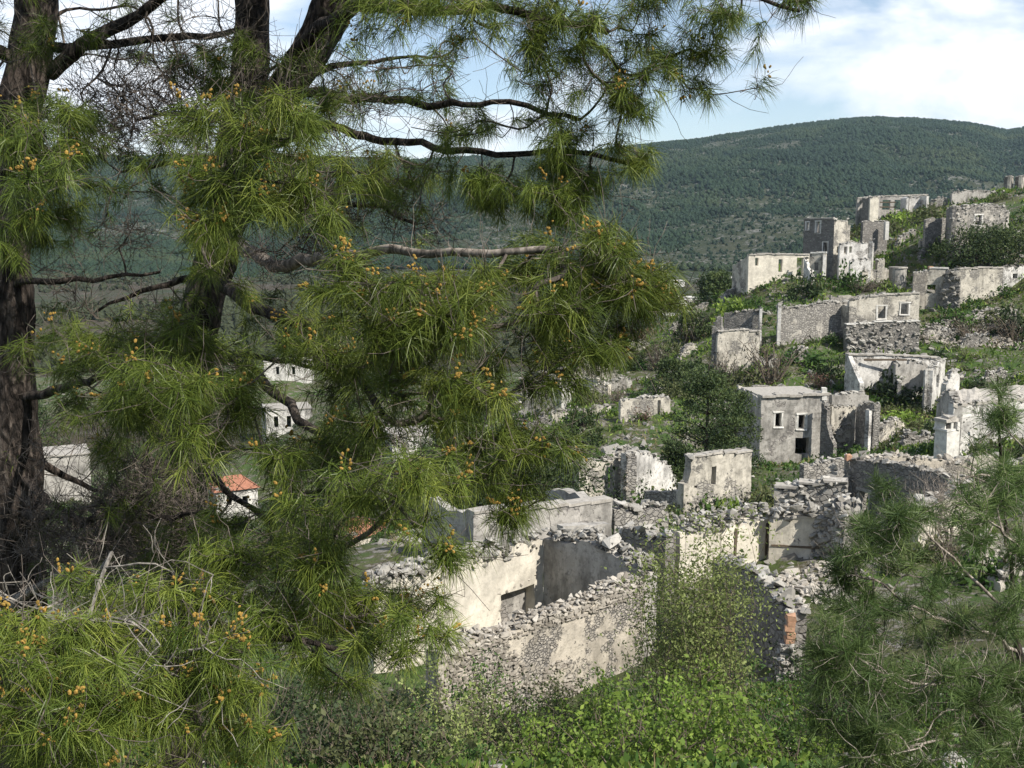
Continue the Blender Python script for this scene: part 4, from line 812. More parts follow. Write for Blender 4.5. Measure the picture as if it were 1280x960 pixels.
def shrub_mesh(seed, n_cl, per, rad, cr, ll, lw, mats, nst=7, up=.5, flat=.8):
    r = np.random.default_rng(seed); mb = MB(); C, t, c = clump_pts(r, n_cl, per, rad, cr, flat)
    leaves(mb, C, ll, lw, tint=t, up=up, r=r)
    for k in range(nst):
        e = c[r.integers(len(c))]; b = np.array([r.normal(0, .08), r.normal(0, .08), -.25]); tt = np.linspace(0, 1, 5)[:, None]
        tube(mb, b + (e - b) * tt + np.array([0, 0, .15]) * np.sin(tt * 3.14) + r.normal(0, .02, (5, 3)), np.linspace(.035, .012, 5), 4, mi=1)
    return mb.mesh('shrub', [MAT[mats], MAT['stem']])
def twiggy_mesh(seed, n, h, spread, mats='leaf_grey', leafn=260):
    r = np.random.default_rng(seed); mb = MB(); ends = []
    for k in range(n):
        a = r.random() * 6.28; s_ = spread * r.random() ** .6; e = np.array([math.cos(a) * s_, math.sin(a) * s_, h * r.uniform(.6, 1.05)]); tt = np.linspace(0, 1, 6)[:, None]
        pth = e * tt * np.array([1, 1, 1]) + np.array([0, 0, -.2]) + r.normal(0, .03, (6, 3)) * tt * h; pth[:, :2] *= (tt ** .6); tube(mb, pth, np.linspace(.028, .006, 6), 3, mi=1)
        for m in range(4):
            i = r.integers(2, 6); q = pth[i] + nrm(r.normal(0, 1, 3) + [0, 0, .6]) * h * r.uniform(.15, .35); tube(mb, np.linspace(pth[i], q, 3) + r.normal(0, .01, (3, 3)), [.010, .007, .004], 3, mi=1); ends.append(q)
    ends = np.array(ends); c = ends[r.integers(len(ends), size=leafn)] + r.normal(0, .07 * h, (leafn, 3)); leaves(mb, c, .10, .5, r=r); return mb.mesh('shrub', [MAT[mats], MAT['stem']])
SH = {
 'green': [shrub_mesh(200 + k, 26, 26, (1, 1, .95), .34, .17, .55, 'leaf_green') for k in range(4)],
 'bright': [shrub_mesh(220 + k, 26, 26, (1, 1, .8), .34, .16, .6, 'leaf_bright') for k in range(3)],
 'olive': [shrub_mesh(240 + k, 28, 24, (1, 1, .9), .32, .16, .45, 'leaf_olive') for k in range(4)],
 'dark': [shrub_mesh(260 + k, 28, 26, (1, 1, 1.05), .33, .17, .5, 'leaf_dark') for k in range(4)],
 'grey': [twiggy_mesh(280 + k, 34, 1.1, 1.0) for k in range(3)],
 'red': [twiggy_mesh(290 + k, 30, .9, 1.0, 'leaf_red', 520) for k in range(2)],
 'dry': [twiggy_mesh(295 + k, 26, .8, 1.0, 'leaf_dry', 420) for k in range(2)],
}
LB = {'green': 'rounded mid-green shrub growing on the village slope', 'bright': 'bright yellow-green shrub on the village slope', 'olive': 'dull olive-coloured shrub on the village slope', 'dark': 'dark evergreen shrub on the village slope', 'grey': 'bare grey-brown twiggy shrub on the village slope', 'red': 'reddish-brown twiggy bush on the village slope', 'dry': 'dry straw-coloured bush on the village slope'}
LBK = {k: v.replace(' growing on the village slope', '').replace(' on the village slope', '') for k, v in LB.items()}
def shrub(kind, x, y, rx, rz, label=None, group=None, sink=.12):
    L = SH[kind]; o = bpy.data.objects.new('shrub', L[rng.integers(len(L))]); link(o, None, (x, y, tz(x, y) - sink * rz)); o.scale = (rx * rng.uniform(.9, 1.1), rx * rng.uniform(.85, 1.1), rz); o.rotation_euler = (0, 0, rng.random() * 6.28)
    if label: return tag(o, label, 'shrub')
    nr = near_ruin(x, y); return tag(o, LBK[kind] + ' near ' + nr, 'shrub', kind + ' shrubs near ' + nr)
def pxshrub(kind, px, pyb, wpx, hpx, D, label=None):
    p = P(px, pyb, D); return shrub(kind, p[0], p[1], wpx * D / FPX / 2 * .95, hpx * D / FPX * .92, label)
KEY = [('dark', 1005, 372, 48, 38, 158, 'dark round shrub in front of the low cream ruin'), ('green', 1060, 360, 54, 36, 160, 'green shrub below the tall two-storey ruin'), ('bright', 915, 388, 66, 40, 158, 'loose yellow-green bush at the end of the ridge'),
 ('green', 1003, 420, 76, 32, 131, 'vivid green rounded bush under the garden wall'), ('grey', 965, 472, 90, 72, 126, 'large bare brown thicket left of the terrace wall'), ('dark', 1042, 442, 44, 38, 127, 'dark bush at the foot of the terrace wall'), ('red', 1028, 468, 46, 26, 124, 'rust-coloured bush beside the brown thicket'),
 ('olive', 975, 640, 104, 82, 66, 'large olive-green bush behind the stepped tan ruin'), ('bright', 914, 634, 40, 46, 65.5, 'bright green bush against the stepped tan ruin'), ('green', 745, 566, 84, 40, 86, 'green bush behind the doorway ruin'), ('green', 800, 556, 60, 38, 90, None), ('bright', 775, 556, 60, 30, 88, None),
 ('olive', 1160, 300, 70, 30, 188, None), ('bright', 1130, 285, 60, 24, 196, None), ('olive', 1110, 300, 44, 30, 188, None), ('green', 1182, 335, 60, 34, 160, None), ('dark', 1205, 330, 60, 38, 158, None), ('olive', 1075, 312, 36, 18, 172, 'olive shrub growing inside the tall ruin'), ('bright', 1072, 325, 34, 14, 166, None),
 ('red', 805, 508, 34, 24, 110.5, 'reddish bush hanging over the low pale house wall'), ('dark', 930, 425, 34, 30, 134, None), ('grey', 905, 455, 60, 50, 128, None), ('olive', 930, 470, 60, 40, 126, None), ('bright', 960, 412, 36, 24, 134, None), ('green', 1195, 400, 60, 26, 146, None), ('olive', 1240, 405, 90, 34, 146, None), ('grey', 1215, 425, 80, 34, 141, None), ('grey', 1265, 425, 60, 40, 141, None),
 ('dark', 1268, 408, 60, 44, 143, None), ('olive', 1110, 495, 50, 20, 116, None), ('bright', 1130, 505, 60, 26, 110, None), ('olive', 1145, 530, 70, 34, 104, None), ('dark', 1165, 545, 40, 34, 98, None), ('green', 1070, 545, 56, 22, 96, None), ('dark', 1240, 470, 60, 26, 118, None), ('grey', 1080, 350, 60, 20, 158, 'dry grassy shrub in front of the round tower'),
 ('dark', 800, 620, 70, 44, 76, 'dark bush beside the pale broken side wall'), ('olive', 830, 648, 70, 40, 66, None), ('dark', 705, 560, 60, 44, 88, None), ('bright', 950, 482, 90, 16, 121, None), ('bright', 1010, 484, 90, 16, 119, None), ('grey', 820, 480, 60, 44, 140, None), ('olive', 740, 500, 50, 30, 124, None), ('grey', 770, 500, 40, 30, 122, None), ('dark', 880, 350, 40, 20, 175, None), ('green', 1225, 720, 90, 70, 42, 'green bush under the cream broken wall'), ('olive', 1150, 690, 100, 60, 46, None), ('grey', 1190, 690, 70, 60, 45, None), ('olive', 1120, 700, 60, 50, 44, None), ('grey', 800, 655, 50, 36, 60, None), ('olive', 590, 690, 70, 50, 54, None), ('grey', 860, 440, 60, 40, 150, None), ('olive', 830, 455, 50, 34, 146, None), ('dark', 790, 465, 44, 34, 142, None), ('grey', 740, 475, 50, 34, 138, None), ('dark', 870, 478, 50, 36, 131, None), ('olive', 845, 500, 50, 34, 122, None), ('grey', 880, 420, 40, 30, 160, None), ('red', 800, 440, 40, 26, 158, None)]
for k in KEY: pxshrub(*k)
# scattered shrubs over the village slope
n_s = 0; tries = 0
while n_s < 120 and tries < 4000:
    tries += 1
    y = 48 + 175 * rng.random() ** 1.05; px = rng.uniform(560, 1330) if rng.random() < .8 else rng.uniform(0, 560); x = (px - 640) / FPX * y; c = fbm(np.array([x * .05]), np.array([y * .05]), s=66, o=3)[0]
    if c < -.12 + .25 * rng.random() - .1: continue
    z = tz(x, y)
    if z < -43: continue
    kd = rng.choice(['green', 'olive', 'dark', 'bright', 'grey', 'dry', 'red'], p=[.26, .25, .18, .10, .13, .05, .03]); rx = rng.lognormal(.12, .36) * (1.0 if y < 110 else 1.25)
    shrub(kd, x, y, rx, rx * rng.uniform(.7, 1.15)); n_s += 1
for (x_, y_, nm) in list(RU):
    if 'valley' in nm or y_ < 55: continue
    for q in range(4):
        a = rng.random() * 6.28; d_ = rng.uniform(2, 7.5); x, y = x_ + math.cos(a) * d_ * 1.3, y_ + math.sin(a) * d_ - 2
        rx = rng.lognormal(-.15, .35); shrub(rng.choice(['green', 'olive', 'dark', 'grey'], p=[.3, .35, .2, .15]), x, y, rx, rx * rng.uniform(.6, 1.0))
# smaller scrub between them, past counting
mbs = {k: MB() for k in ('leaf_green', 'leaf_olive', 'leaf_dark', 'leaf_bright')}
for q in range(430):
    y = 50 + 170 * rng.random(); px = rng.uniform(560, 1330); x = (px - 640) / FPX * y
    if fbm(np.array([x * .05]), np.array([y * .05]), s=67, o=3)[0] < -.15: continue
    rx = rng.lognormal(-.1, .4); C, t, _ = clump_pts(rng, 12, 15, (rx, rx, rx * .7), .36 * rx); kd = rng.choice(['leaf_green', 'leaf_olive', 'leaf_dark', 'leaf_bright'], p=[.36, .24, .15, .25])
    leaves(mbs[kd], C + np.array([x, y, tz(x, y) - .1]), .24 * rx ** .5, .55, tint=t)
for A_, d_, n_, L_, D_ in WB:       # weeds and low bushes along the feet of the walls
    for q in range(int(L_ / 1.15) + 1):
        p = A_ + d_ * rng.uniform(0, L_) + n_ * rng.uniform(.35, 1.5); rx = rng.lognormal(-.08, .36); C, t, _ = clump_pts(rng, 9, 10, (rx, rx, rx * .85), .4 * rx)
        leaves(mbs[rng.choice(['leaf_green', 'leaf_olive', 'leaf_dark', 'leaf_bright'], p=[.34, .34, .2, .12])], C + np.array([p[0], p[1], tz(p[0], p[1]) - .1]), .30 * rx ** .5, .6, tint=t)
for kd, nm_ in (('leaf_green', 'green'), ('leaf_olive', 'olive'), ('leaf_dark', 'dark'), ('leaf_bright', 'bright')): tag(obj('hillside_scrub', mbs[kd], MAT[kd]), nm_ + ' low scrub filling the ground between the ruins', 'scrub', kind='stuff')
# grass, weeds and low herbs: nobody could count them
def ground_cover(name, n, area, kind_fn, mats, ll, per, label, wd=.5, upd=(0, 0, 1.2), cr=.35):
    mb = MB(); x, y = area(n); k = kind_fn(x, y) > rng.random(len(x)); x, y = x[k], y[k]; z = terrain(x, y)
    C = np.stack([x, y, z], -1); i = np.repeat(np.arange(len(C)), per); s = np.clip(np.hypot(x, y)[i] / 90, .35, 1.7)
    Cc = C[i] + rng.normal(0, 1, (len(i), 3)) * np.array([1, 1, .25]) * (cr * s)[:, None] + np.array([0, 0, .02]); t = np.clip(.5 + .9 * fbm(x * .2, y * .2, s=12, o=3)[i], 0, 1)
    leaves(mb, Cc, ll * s, wd, dirs=np.array(upd), tint=t, up=.2); o = obj(name, mb, MAT[mats]); return tag(o, label, 'ground cover', kind='stuff')
def area_mid(n):
    y = 42 + 175 * rng.random(n) ** 1.0; px = rng.uniform(480, 1340, n); return (px - 640) / FPX * y, y
gf = lambda s, a, b: (lambda x, y: smooth(a, b, fbm(x * .06, y * .06, s=s, o=4)))
ground_cover('meadow_grass', 17000, area_mid, gf(21, -.35, .05), 'leaf_bright', .38, 3, 'short bright grass and weeds in the terraces of the slope', .3)
ground_cover('herb_cover', 8000, area_mid, gf(24, -.15, .2), 'leaf_green', .36, 5, 'low green herbs spread between the ruins', .5)
ground_cover('dry_grass', 4500, area_mid, gf(27, -.1, .25), 'leaf_dry', .42, 5, 'dry straw-coloured grass on the slope', .16)
# rubble strewn over the slope
mb = MB(); n_r = 5200; x, y = area_mid(n_r); k = smooth(-.1, .3, fbm(x * .08, y * .08, s=35, o=4)) > rng.random(n_r); x, y = x[k], y[k]; z = terrain(x, y)
for a, b, c in zip(x, y, z): s = rng.lognormal(-.95, .45) * (1 + b / 220); add_stone(mb, (a, b, c), (s, s, s * .8))
tag(obj('slope_rubble', mb, MAT['stone']), 'pale fallen stones strewn over the village slope', 'rubble', kind='stuff')
# rubble bank below the plastered ruin
mb = MB()
for k in range(500):
    p = P(rng.uniform(955, 1070), rng.uniform(705, 750), rng.uniform(40, 44.5)); s = rng.lognormal(-1.5, .4); add_stone(mb, (p[0], p[1], tz(p[0], p[1]) + .02), (s, s, s * .8))
tag(obj('rubble_bank', mb, MAT['stone_tan']), 'bank of tan rubble under the cream plastered wall', 'rubble', kind='stuff')
mb = MB()
for k in range(700):
    p = P(rng.uniform(1150, 1285), rng.uniform(385, 428), rng.uniform(138, 146)); s = rng.lognormal(-.8, .4); add_stone(mb, (p[0], p[1], tz(p[0], p[1]) + rng.random() * .25), (s, s, s * .8))
tag(obj('terrace_rubble', mb, MAT['stone_tan']), 'dark rubble of collapsed terraces right of the two-window hillside house', 'rubble', kind='stuff')

# ---------------------------------------------------------------- mid-distance pines
def mid_pine(px, pyb, wpx, hpx, D, label, seed, group=None, ncl=70, per=95, flat=.62):
    r = np.random.default_rng(seed); p = P(px, pyb, D); z0 = tz(p[0], p[1]); H = hpx * D / FPX; Wd = wpx * D / FPX / 2; base = np.array([p[0], p[1], z0])
    zt = P(px, pyb - hpx, D)[2]; H = max(H, zt - z0)
    T = thing('pine_tree', base, label, 'tree', group); mb = MB(); tt = np.linspace(0, 1, 9)
    path = base + np.stack([np.cumsum(r.normal(0, .05, 9)) * Wd * .3, np.cumsum(r.normal(0, .05, 9)) * Wd * .3, tt * H * .95 - .3], -1); tube(mb, path, np.linspace(.04, .008, 9) * H * .5, 7)
    C = []
    for k in range(ncl):
        f = r.uniform(.10, 1.0); e = Wd * (1.05 - .75 * f ** 1.6) * r.uniform(.35, 1.05); a = r.random() * 6.283; s = path[min(8, int(f * 8))]
        c = s + np.array([math.cos(a) * e, math.sin(a) * e, e * .18 + r.normal(0, .02) * H]); C.append(c)
        tube(mb, np.linspace(s - [0, 0, e * .1], c, 4) + r.normal(0, .03, (4, 3)), np.linspace(.012, .004, 4) * H * .5, 4)
    obj('trunk', mb, MAT['bark'], T); C = np.array(C); k = np.repeat(np.arange(ncl), per); cr = Wd * .36
    q = nrm(r.normal(0, 1, (len(k), 3))) * (r.random((len(k), 1)) ** .5) * cr * r.uniform(.6, 1.25, ncl)[k][:, None] * np.array([1, 1, flat])
    mb = MB(); leaves(mb, C[k] + q, max(.26, 4.2 * D / FPX), .34, dirs=np.array([0, 0, .5]), tint=np.clip(.5 + r.normal(0, .18, ncl)[k] + .2 * q[:, 2] / cr, 0, 1), up=.3, r=r)
    obj('crown', mb, MAT['needle_far'], T); return T
mid_pine(882, 566, 112, 122, 86, 'wide dark green pine beside the two-window house', 1, ncl=95, per=110)
mid_pine(672, 646, 210, 118, 62, 'bushy green pine standing behind the long flat-topped wall', 2, ncl=105, per=110)
mid_pine(920, 545, 70, 70, 92, 'smaller pine pressed against the left side of the two-window house', 3)
mid_pine(1236, 338, 128, 52, 161, 'broad dark pine below the stone house on the ridge', 4)
mid_pine(845, 600, 60, 60, 80, 'young dark pine left of the stepped tan ruin', 5)
mid_pine(600, 640, 90, 90, 74, 'greyish pine behind the hanging needle tufts', 6); mid_pine(560, 600, 120, 110, 95, 'tall dark pine behind the front boughs', 7)
mid_pine(728, 548, 66, 50, 92, 'bushy pine between the sprawling pale ruin and the doorway ruin', 11, ncl=45, per=80); mid_pine(838, 492, 56, 46, 126, 'small round-topped pine below the grey-roofed shed', 12, ncl=40, per=70); mid_pine(868, 440, 50, 40, 150, 'small dark pine left of the broken cottage', 13, ncl=36, per=70)
mid_pine(790, 380, 80, 40, 260, 'dark pine at the foot of the village spur', 8, ncl=50); mid_pine(900, 372, 70, 34, 185, 'dark pine beyond the yellow-green bush', 9, ncl=50)
for k, (px_, py_, w_, h_, D_) in enumerate([(170, 620, 110, 80, 110), (230, 560, 120, 80, 150), (440, 640, 100, 80, 100), (440, 560, 120, 80, 150), (30, 540, 110, 70, 190), (480, 470, 100, 60, 230), (200, 480, 90, 50, 280), (370, 745, 150, 84, 70), (190, 745, 150, 96, 64)]):
    mid_pine(px_, py_, w_, h_, D_, 'dark pine on the lower slope seen between the big pine boughs', 20 + k, 'pines on the lower slope', 55, 95)

# ---------------------------------------------------------------- bare tree
def bare_tree(name, base, H, label, seed, mat='palebark', spread=.55):
    r = np.random.default_rng(seed); T = thing(name, base, label, 'tree'); mb = MB(); tw = MB()
    def go(p, d, L, rad, dep):
        n = 6; pts = [p]
        for i in range(n - 1): d = nrm(d + r.normal(0, .10, 3) + np.array([0, 0, .06])); pts.append(pts[-1] + d * L / (n - 1))
        tube(mb if dep < 2 else tw, pts, np.linspace(rad, rad * .6, n), 6 if dep < 2 else 3)
        if dep < 4:
            for k in range(r.integers(3, 5)): i = r.integers(2, n); go(pts[i], nrm(d + r.normal(0, spread, 3)), L * r.uniform(.55, .8), rad * .5, dep + 1)
    for k in range(5): go(np.array(base) + [0, 0, -.2], nrm(np.array([r.normal(0, .6), r.normal(0, .4), 1])), H * .42, .075, 0)
    obj('trunk', mb, MAT[mat], T); obj('twigs', tw, MAT[mat], T); return T
p = P(1188, 672, 50); bare_tree('bare_tree', (p[0], p[1], tz(p[0], p[1])), 4.6, 'leafless pale-barked spreading tree before the shaded house', 5)

# ---------------------------------------------------------------- foreground shrubs
def near_shrub(name, px, pyb, D, W, H, mat, label, seed, nst=14, ncl=60, per=30, ll=.085, lw=.55, upright=False, group=None, stem='stem'):
    r = np.random.default_rng(seed); p = P(px, pyb, D); z0 = tz(p[0], p[1]); b = np.array([p[0], p[1], z0]); T = thing(name, b, label, 'shrub', group); st = MB(); lf = MB(); C = []
    for k in range(nst):
        a = r.random() * 6.283; s = W * r.random() ** .5; root = b + np.array([math.cos(a) * s * (.85 if upright else .25), math.sin(a) * s * (.85 if upright else .25), -.15]); e = b + np.array([math.cos(a) * s, math.sin(a) * s, H * r.uniform(.7 if upright else .55, 1.0) * (1 if upright else math.sqrt(max(.1, 1 - (s / W) ** 2 * .7)))])
        tt = np.linspace(0, 1, 8)[:, None]; pth = root + (e - root) * tt + np.cumsum(r.normal(0, .016, (8, 3)), 0) * H * .5; tube(st, pth, np.linspace(.010 if upright else .018, .003, 8), 4)
        for m in range(7 if upright else 6):
            i = r.integers(2, 8); q = pth[i] + nrm(r.normal(0, 1, 3) + [0, 0, .7]) * r.uniform(.12, .45) * (H / 2.2); tube(st, np.linspace(pth[i], q, 3), [.007, .005, .003], 3); C += [q, (q + pth[i]) / 2]
    C = np.array(C); k = r.integers(len(C), size=ncl * per); cc = np.clip(.5 + r.normal(0, .2, len(C)), 0, 1)
    leaves(lf, C[k] + r.normal(0, .10 * H / 2, (len(k), 3)), ll, lw, tint=cc[k], up=.5, r=r); obj('foliage', lf, MAT[mat], T); obj('stems', st, MAT[stem], T); return T
near_shrub('tall_shrub', 864, 905, 22.4, 1.2, 4.5, 'leaf_pale', 'tall upright shrub with many thin straight stems and small new leaves', 41, 60, 340, 42, .075, .5, True)
near_shrub('leafy_shrub', 850, 930, 20.6, 1.5, 2.1, 'leaf_bright', 'bright green leafy shrub at the foot of the tall upright shrub', 42, 26, 90, 34, .09, .6)
FG = [(760, 960, 20, 1.5, 1.5, 'leaf_bright'), (930, 965, 18, 1.4, 1.6, 'leaf_bright'), (1010, 960, 19, 1.3, 1.4, 'leaf_green'), (860, 985, 16.5, 1.4, 1.4, 'leaf_bright'), (690, 975, 18.5, 1.4, 1.3, 'leaf_bright'), (600, 960, 20, 1.5, 1.5, 'leaf_pale'), (520, 965, 19, 1.4, 1.4, 'leaf_green'), (650, 930, 24, 1.3, 1.9, 'leaf_olive'), (740, 925, 25, 1.2, 1.5, 'leaf_bright'), (560, 925, 25, 1.5, 2.2, 'leaf_pale'), (610, 915, 27, 1.3, 2.0, 'leaf_green'), (700, 915, 27.5, 1.2, 1.5, 'leaf_olive'), (780, 905, 28, 1.2, 1.6, 'leaf_green'), (1080, 930, 22, 1.6, 1.8, 'leaf_dark'), (1050, 860, 28, 1.4, 1.6, 'leaf_green'), (1180, 900, 22, 1.6, 1.6, 'leaf_green'), (1120, 840, 30, 1.4, 1.3, 'leaf_olive'), (1240, 860, 26, 1.6, 1.4, 'leaf_olive'), (440, 950, 21, 1.4, 1.6, 'leaf_dark'), (340, 960, 19, 1.5, 1.7, 'leaf_dark'), (240, 960, 18, 1.5, 1.6, 'leaf_dark'), (460, 890, 27, 1.6, 1.6, 'leaf_dark'), (360, 900, 26, 1.6, 1.8, 'leaf_dark'), (820, 900, 26, 1.0, 1.0, 'leaf_green'), (940, 870, 27, 1.2, 1.6, 'leaf_green'), (1010, 820, 31, 1.2, 1.6, 'leaf_dark'), (1190, 790, 34, 1.4, 1.2, 'leaf_olive'), (1270, 780, 34, 1.5, 1.4, 'leaf_green'), (790, 1000, 15, 1.2, 1.1, 'leaf_bright'), (990, 1000, 14.5, 1.2, 1.0, 'leaf_bright'), (120, 1010, 14, 1.5, 1.7, 'leaf_dark'), (300, 1000, 15, 1.6, 1.8, 'leaf_dark'), (420, 985, 16.5, 1.5, 1.8, 'leaf_dark'), (490, 1000, 15.5, 1.3, 1.5, 'leaf_olive'), (380, 925, 23, 1.6, 2.0, 'leaf_dark'), (480, 915, 25, 1.5, 1.9, 'leaf_olive'), (300, 925, 23, 1.6, 2.0, 'leaf_dark')]  # dark bushes at the left are added; their leaf colour stands in for shadow
FL = {'leaf_pale': 'pale yellow-green bush', 'leaf_green': 'mid-green leafy bush', 'leaf_bright': 'fresh yellow-green leafy bush', 'leaf_olive': 'olive-brown bush', 'leaf_dry': 'dry yellowish bush', 'leaf_dark': 'shade-coloured dark bush'}
for k, (px_, py_, D_, W_, H_, m_) in enumerate(FG): wh = 'under the pine boughs' if px_ < 500 else 'below the rubble front wall' if px_ < 790 else 'around the foot of the tall upright shrub' if px_ < 965 else 'under the young pine'; near_shrub('bank_bush', px_, py_, D_, W_, H_, m_, FL[m_] + ' ' + wh, 60 + k, 20, 60, 26, .085, .55, group=m_[5:] + ' bushes ' + wh)
# herbs and dry grass on the near bank
def area_near(n):
    y = 9 + 22 * rng.random(n) ** .8; px = rng.uniform(-60, 1340, n); return (px - 640) / FPX * y, y
def near_cover(name, n, mats, ll, wd, per, label, s, a, b, upd=(0, 0, 1.0), cr=.16):
    mb = MB(); x, y = area_near(n); k = smooth(a, b, fbm(x * .25, y * .25, s=s, o=3)) > rng.random(n); x, y = x[k], y[k]; C = np.stack([x, y, terrain(x, y)], -1); i = np.repeat(np.arange(len(C)), per)
    leaves(mb, C[i] + rng.normal(0, 1, (len(i), 3)) * np.array([cr, cr, .03]) + np.array([0, 0, .03]), ll, wd, dirs=np.array(upd), up=.3, tint=np.clip(.5 + rng.normal(0, .2, len(C)), 0, 1)[i]); tag(obj(name, mb, MAT[mats]), label, 'ground cover', kind='stuff')
near_cover('bank_herbs', 7000, 'leaf_green', .12, .6, 7, 'green herbs covering the near bank', 71, -.35, .05)
near_cover('bank_weeds', 8000, 'leaf_bright', .11, .6, 6, 'yellow-green weeds on the near bank', 72, -.3, .1)
near_cover('bank_dry_grass', 1800, 'leaf_dry', .2, .07, 7, 'dry straw grass on the near bank', 73, -.15, .2, (0, 0, 1.6))
mb = MB(); x, y = area_near(900); z = terrain(x, y)
for a, b, c in zip(x, y, z): s = rng.lognormal(-1.9, .5); add_stone(mb, (a, b, c), (s, s, s * .8))
tag(obj('bank_stones', mb, MAT['stone']), 'pale stones lying among the herbs of the near bank', 'rubble', kind='stuff')
# ---------------------------------------------------------------- the big pines in front
def needles(mb, B, A, n, L, w, droop, r, down=.55, tint0=.5):
    """n long needles round each shoot (base B, axis A)"""
    m = len(B); k = np.repeat(np.arange(m), n); N_ = len(k); a = A[k]
    s = r.random(N_); base = B[k] + a * (s * .085 - .03)[:, None]
    rad = nrm(np.cross(a, r.normal(0, 1, (N_, 3)))); d = nrm(rad * .85 + a * r.uniform(-.05, .95, N_)[:, None] + np.array([0, 0, -1]) * (down * r.uniform(.4, 1.2, N_))[:, None])
    ln = L * r.uniform(.72, 1.12, N_) * r.uniform(.85, 1.1, m)[k]; sd = nrm(np.cross(d, r.normal(0, 1, (N_, 3)))) * (w * .5)
    mid = base + d * (ln * .5)[:, None] + np.array([0, 0, -1]) * (droop * ln * .10)[:, None]; tip = base + d * ln[:, None] + np.array([0, 0, -1]) * (droop * ln * .42)[:, None]
    V = np.stack([base - sd, base + sd, mid + sd * .9, mid - sd * .9, tip], 1).reshape(-1, 3); i = np.arange(N_)[:, None] * 5
    t = np.clip(tint0 + r.normal(0, .16, m)[k] + r.normal(0, .13, N_), 0, 1); mb.add(V, [i + np.array([[0, 1, 2, 3]]), i + np.array([[3, 2, 4]])], np.repeat(t, 5))
_ico = None
def cones(mb, Pt, A, r, size=.0054):
    """small orange pollen cones clustered at the shoot tips"""
    global _ico
    if _ico is None:
        bm = bmesh.new(); bmesh.ops.create_icosphere(bm, subdivisions=1, radius=1.0); bm.verts.index_update(); _ico = (np.array([v.co[:] for v in bm.verts]), np.array([[v.index for v in f.verts] for f in bm.faces])); bm.free()
    V, F = _ico; m = len(Pt); n = r.integers(4, 11, m); k = np.repeat(np.arange(m), n); c = Pt[k] + r.normal(0, .013, (len(k), 3)) + A[k] * r.uniform(-.01, .03, len(k))[:, None]
    s = size * r.uniform(.7, 1.3, (len(k), 1, 1)); ax = nrm(A[k] + r.normal(0, .7, (len(k), 3))); W_ = V[None] * s + ax[:, None] * (V @ np.array([0, 0, 1]))[None, :, None] * 0
    W_ = W_ + (W_ @ ax[:, :, None]) * ax[:, None] * .55
    mb.add((c[:, None] + W_).reshape(-1, 3), (np.arange(len(k))[:, None, None] * len(V) + F[None]).reshape(-1, 3), np.repeat(r.random(len(k)), len(V)))
def pxpath(pts): return np.array([P(*p) for p in pts])
def resample(pts, step, r, nz=.012):
    d = np.r_[0, np.cumsum(np.linalg.norm(np.diff(pts, axis=0), axis=1))]; n = max(3, int(d[-1] / step) + 1); t = np.linspace(0, d[-1], n)
    q = np.stack([np.interp(t, d, pts[:, i]) for i in range(3)], -1)
    for _ in range(3): q[1:-1] = (q[:-2] + q[1:-1] * 2 + q[2:]) / 4
    w = np.cumsum(r.normal(0, 1, q.shape), 0); w -= np.linspace(0, 1, n)[:, None] * w[-1]; return q + w * nz
GAPS = [(297, 600, 50, 40), (78, 595, 46, 44), (360, 500, 52, 50), (150, 350, 60, 40), (520, 552, 44, 26), (462, 690, 40, 36), (600, 520, 26, 22), (470, 300, 50, 26), (690, 290, 50, 14), (620, 110, 60, 30), (330, 830, 46, 28)]   # where the photograph shows open air between the sprays
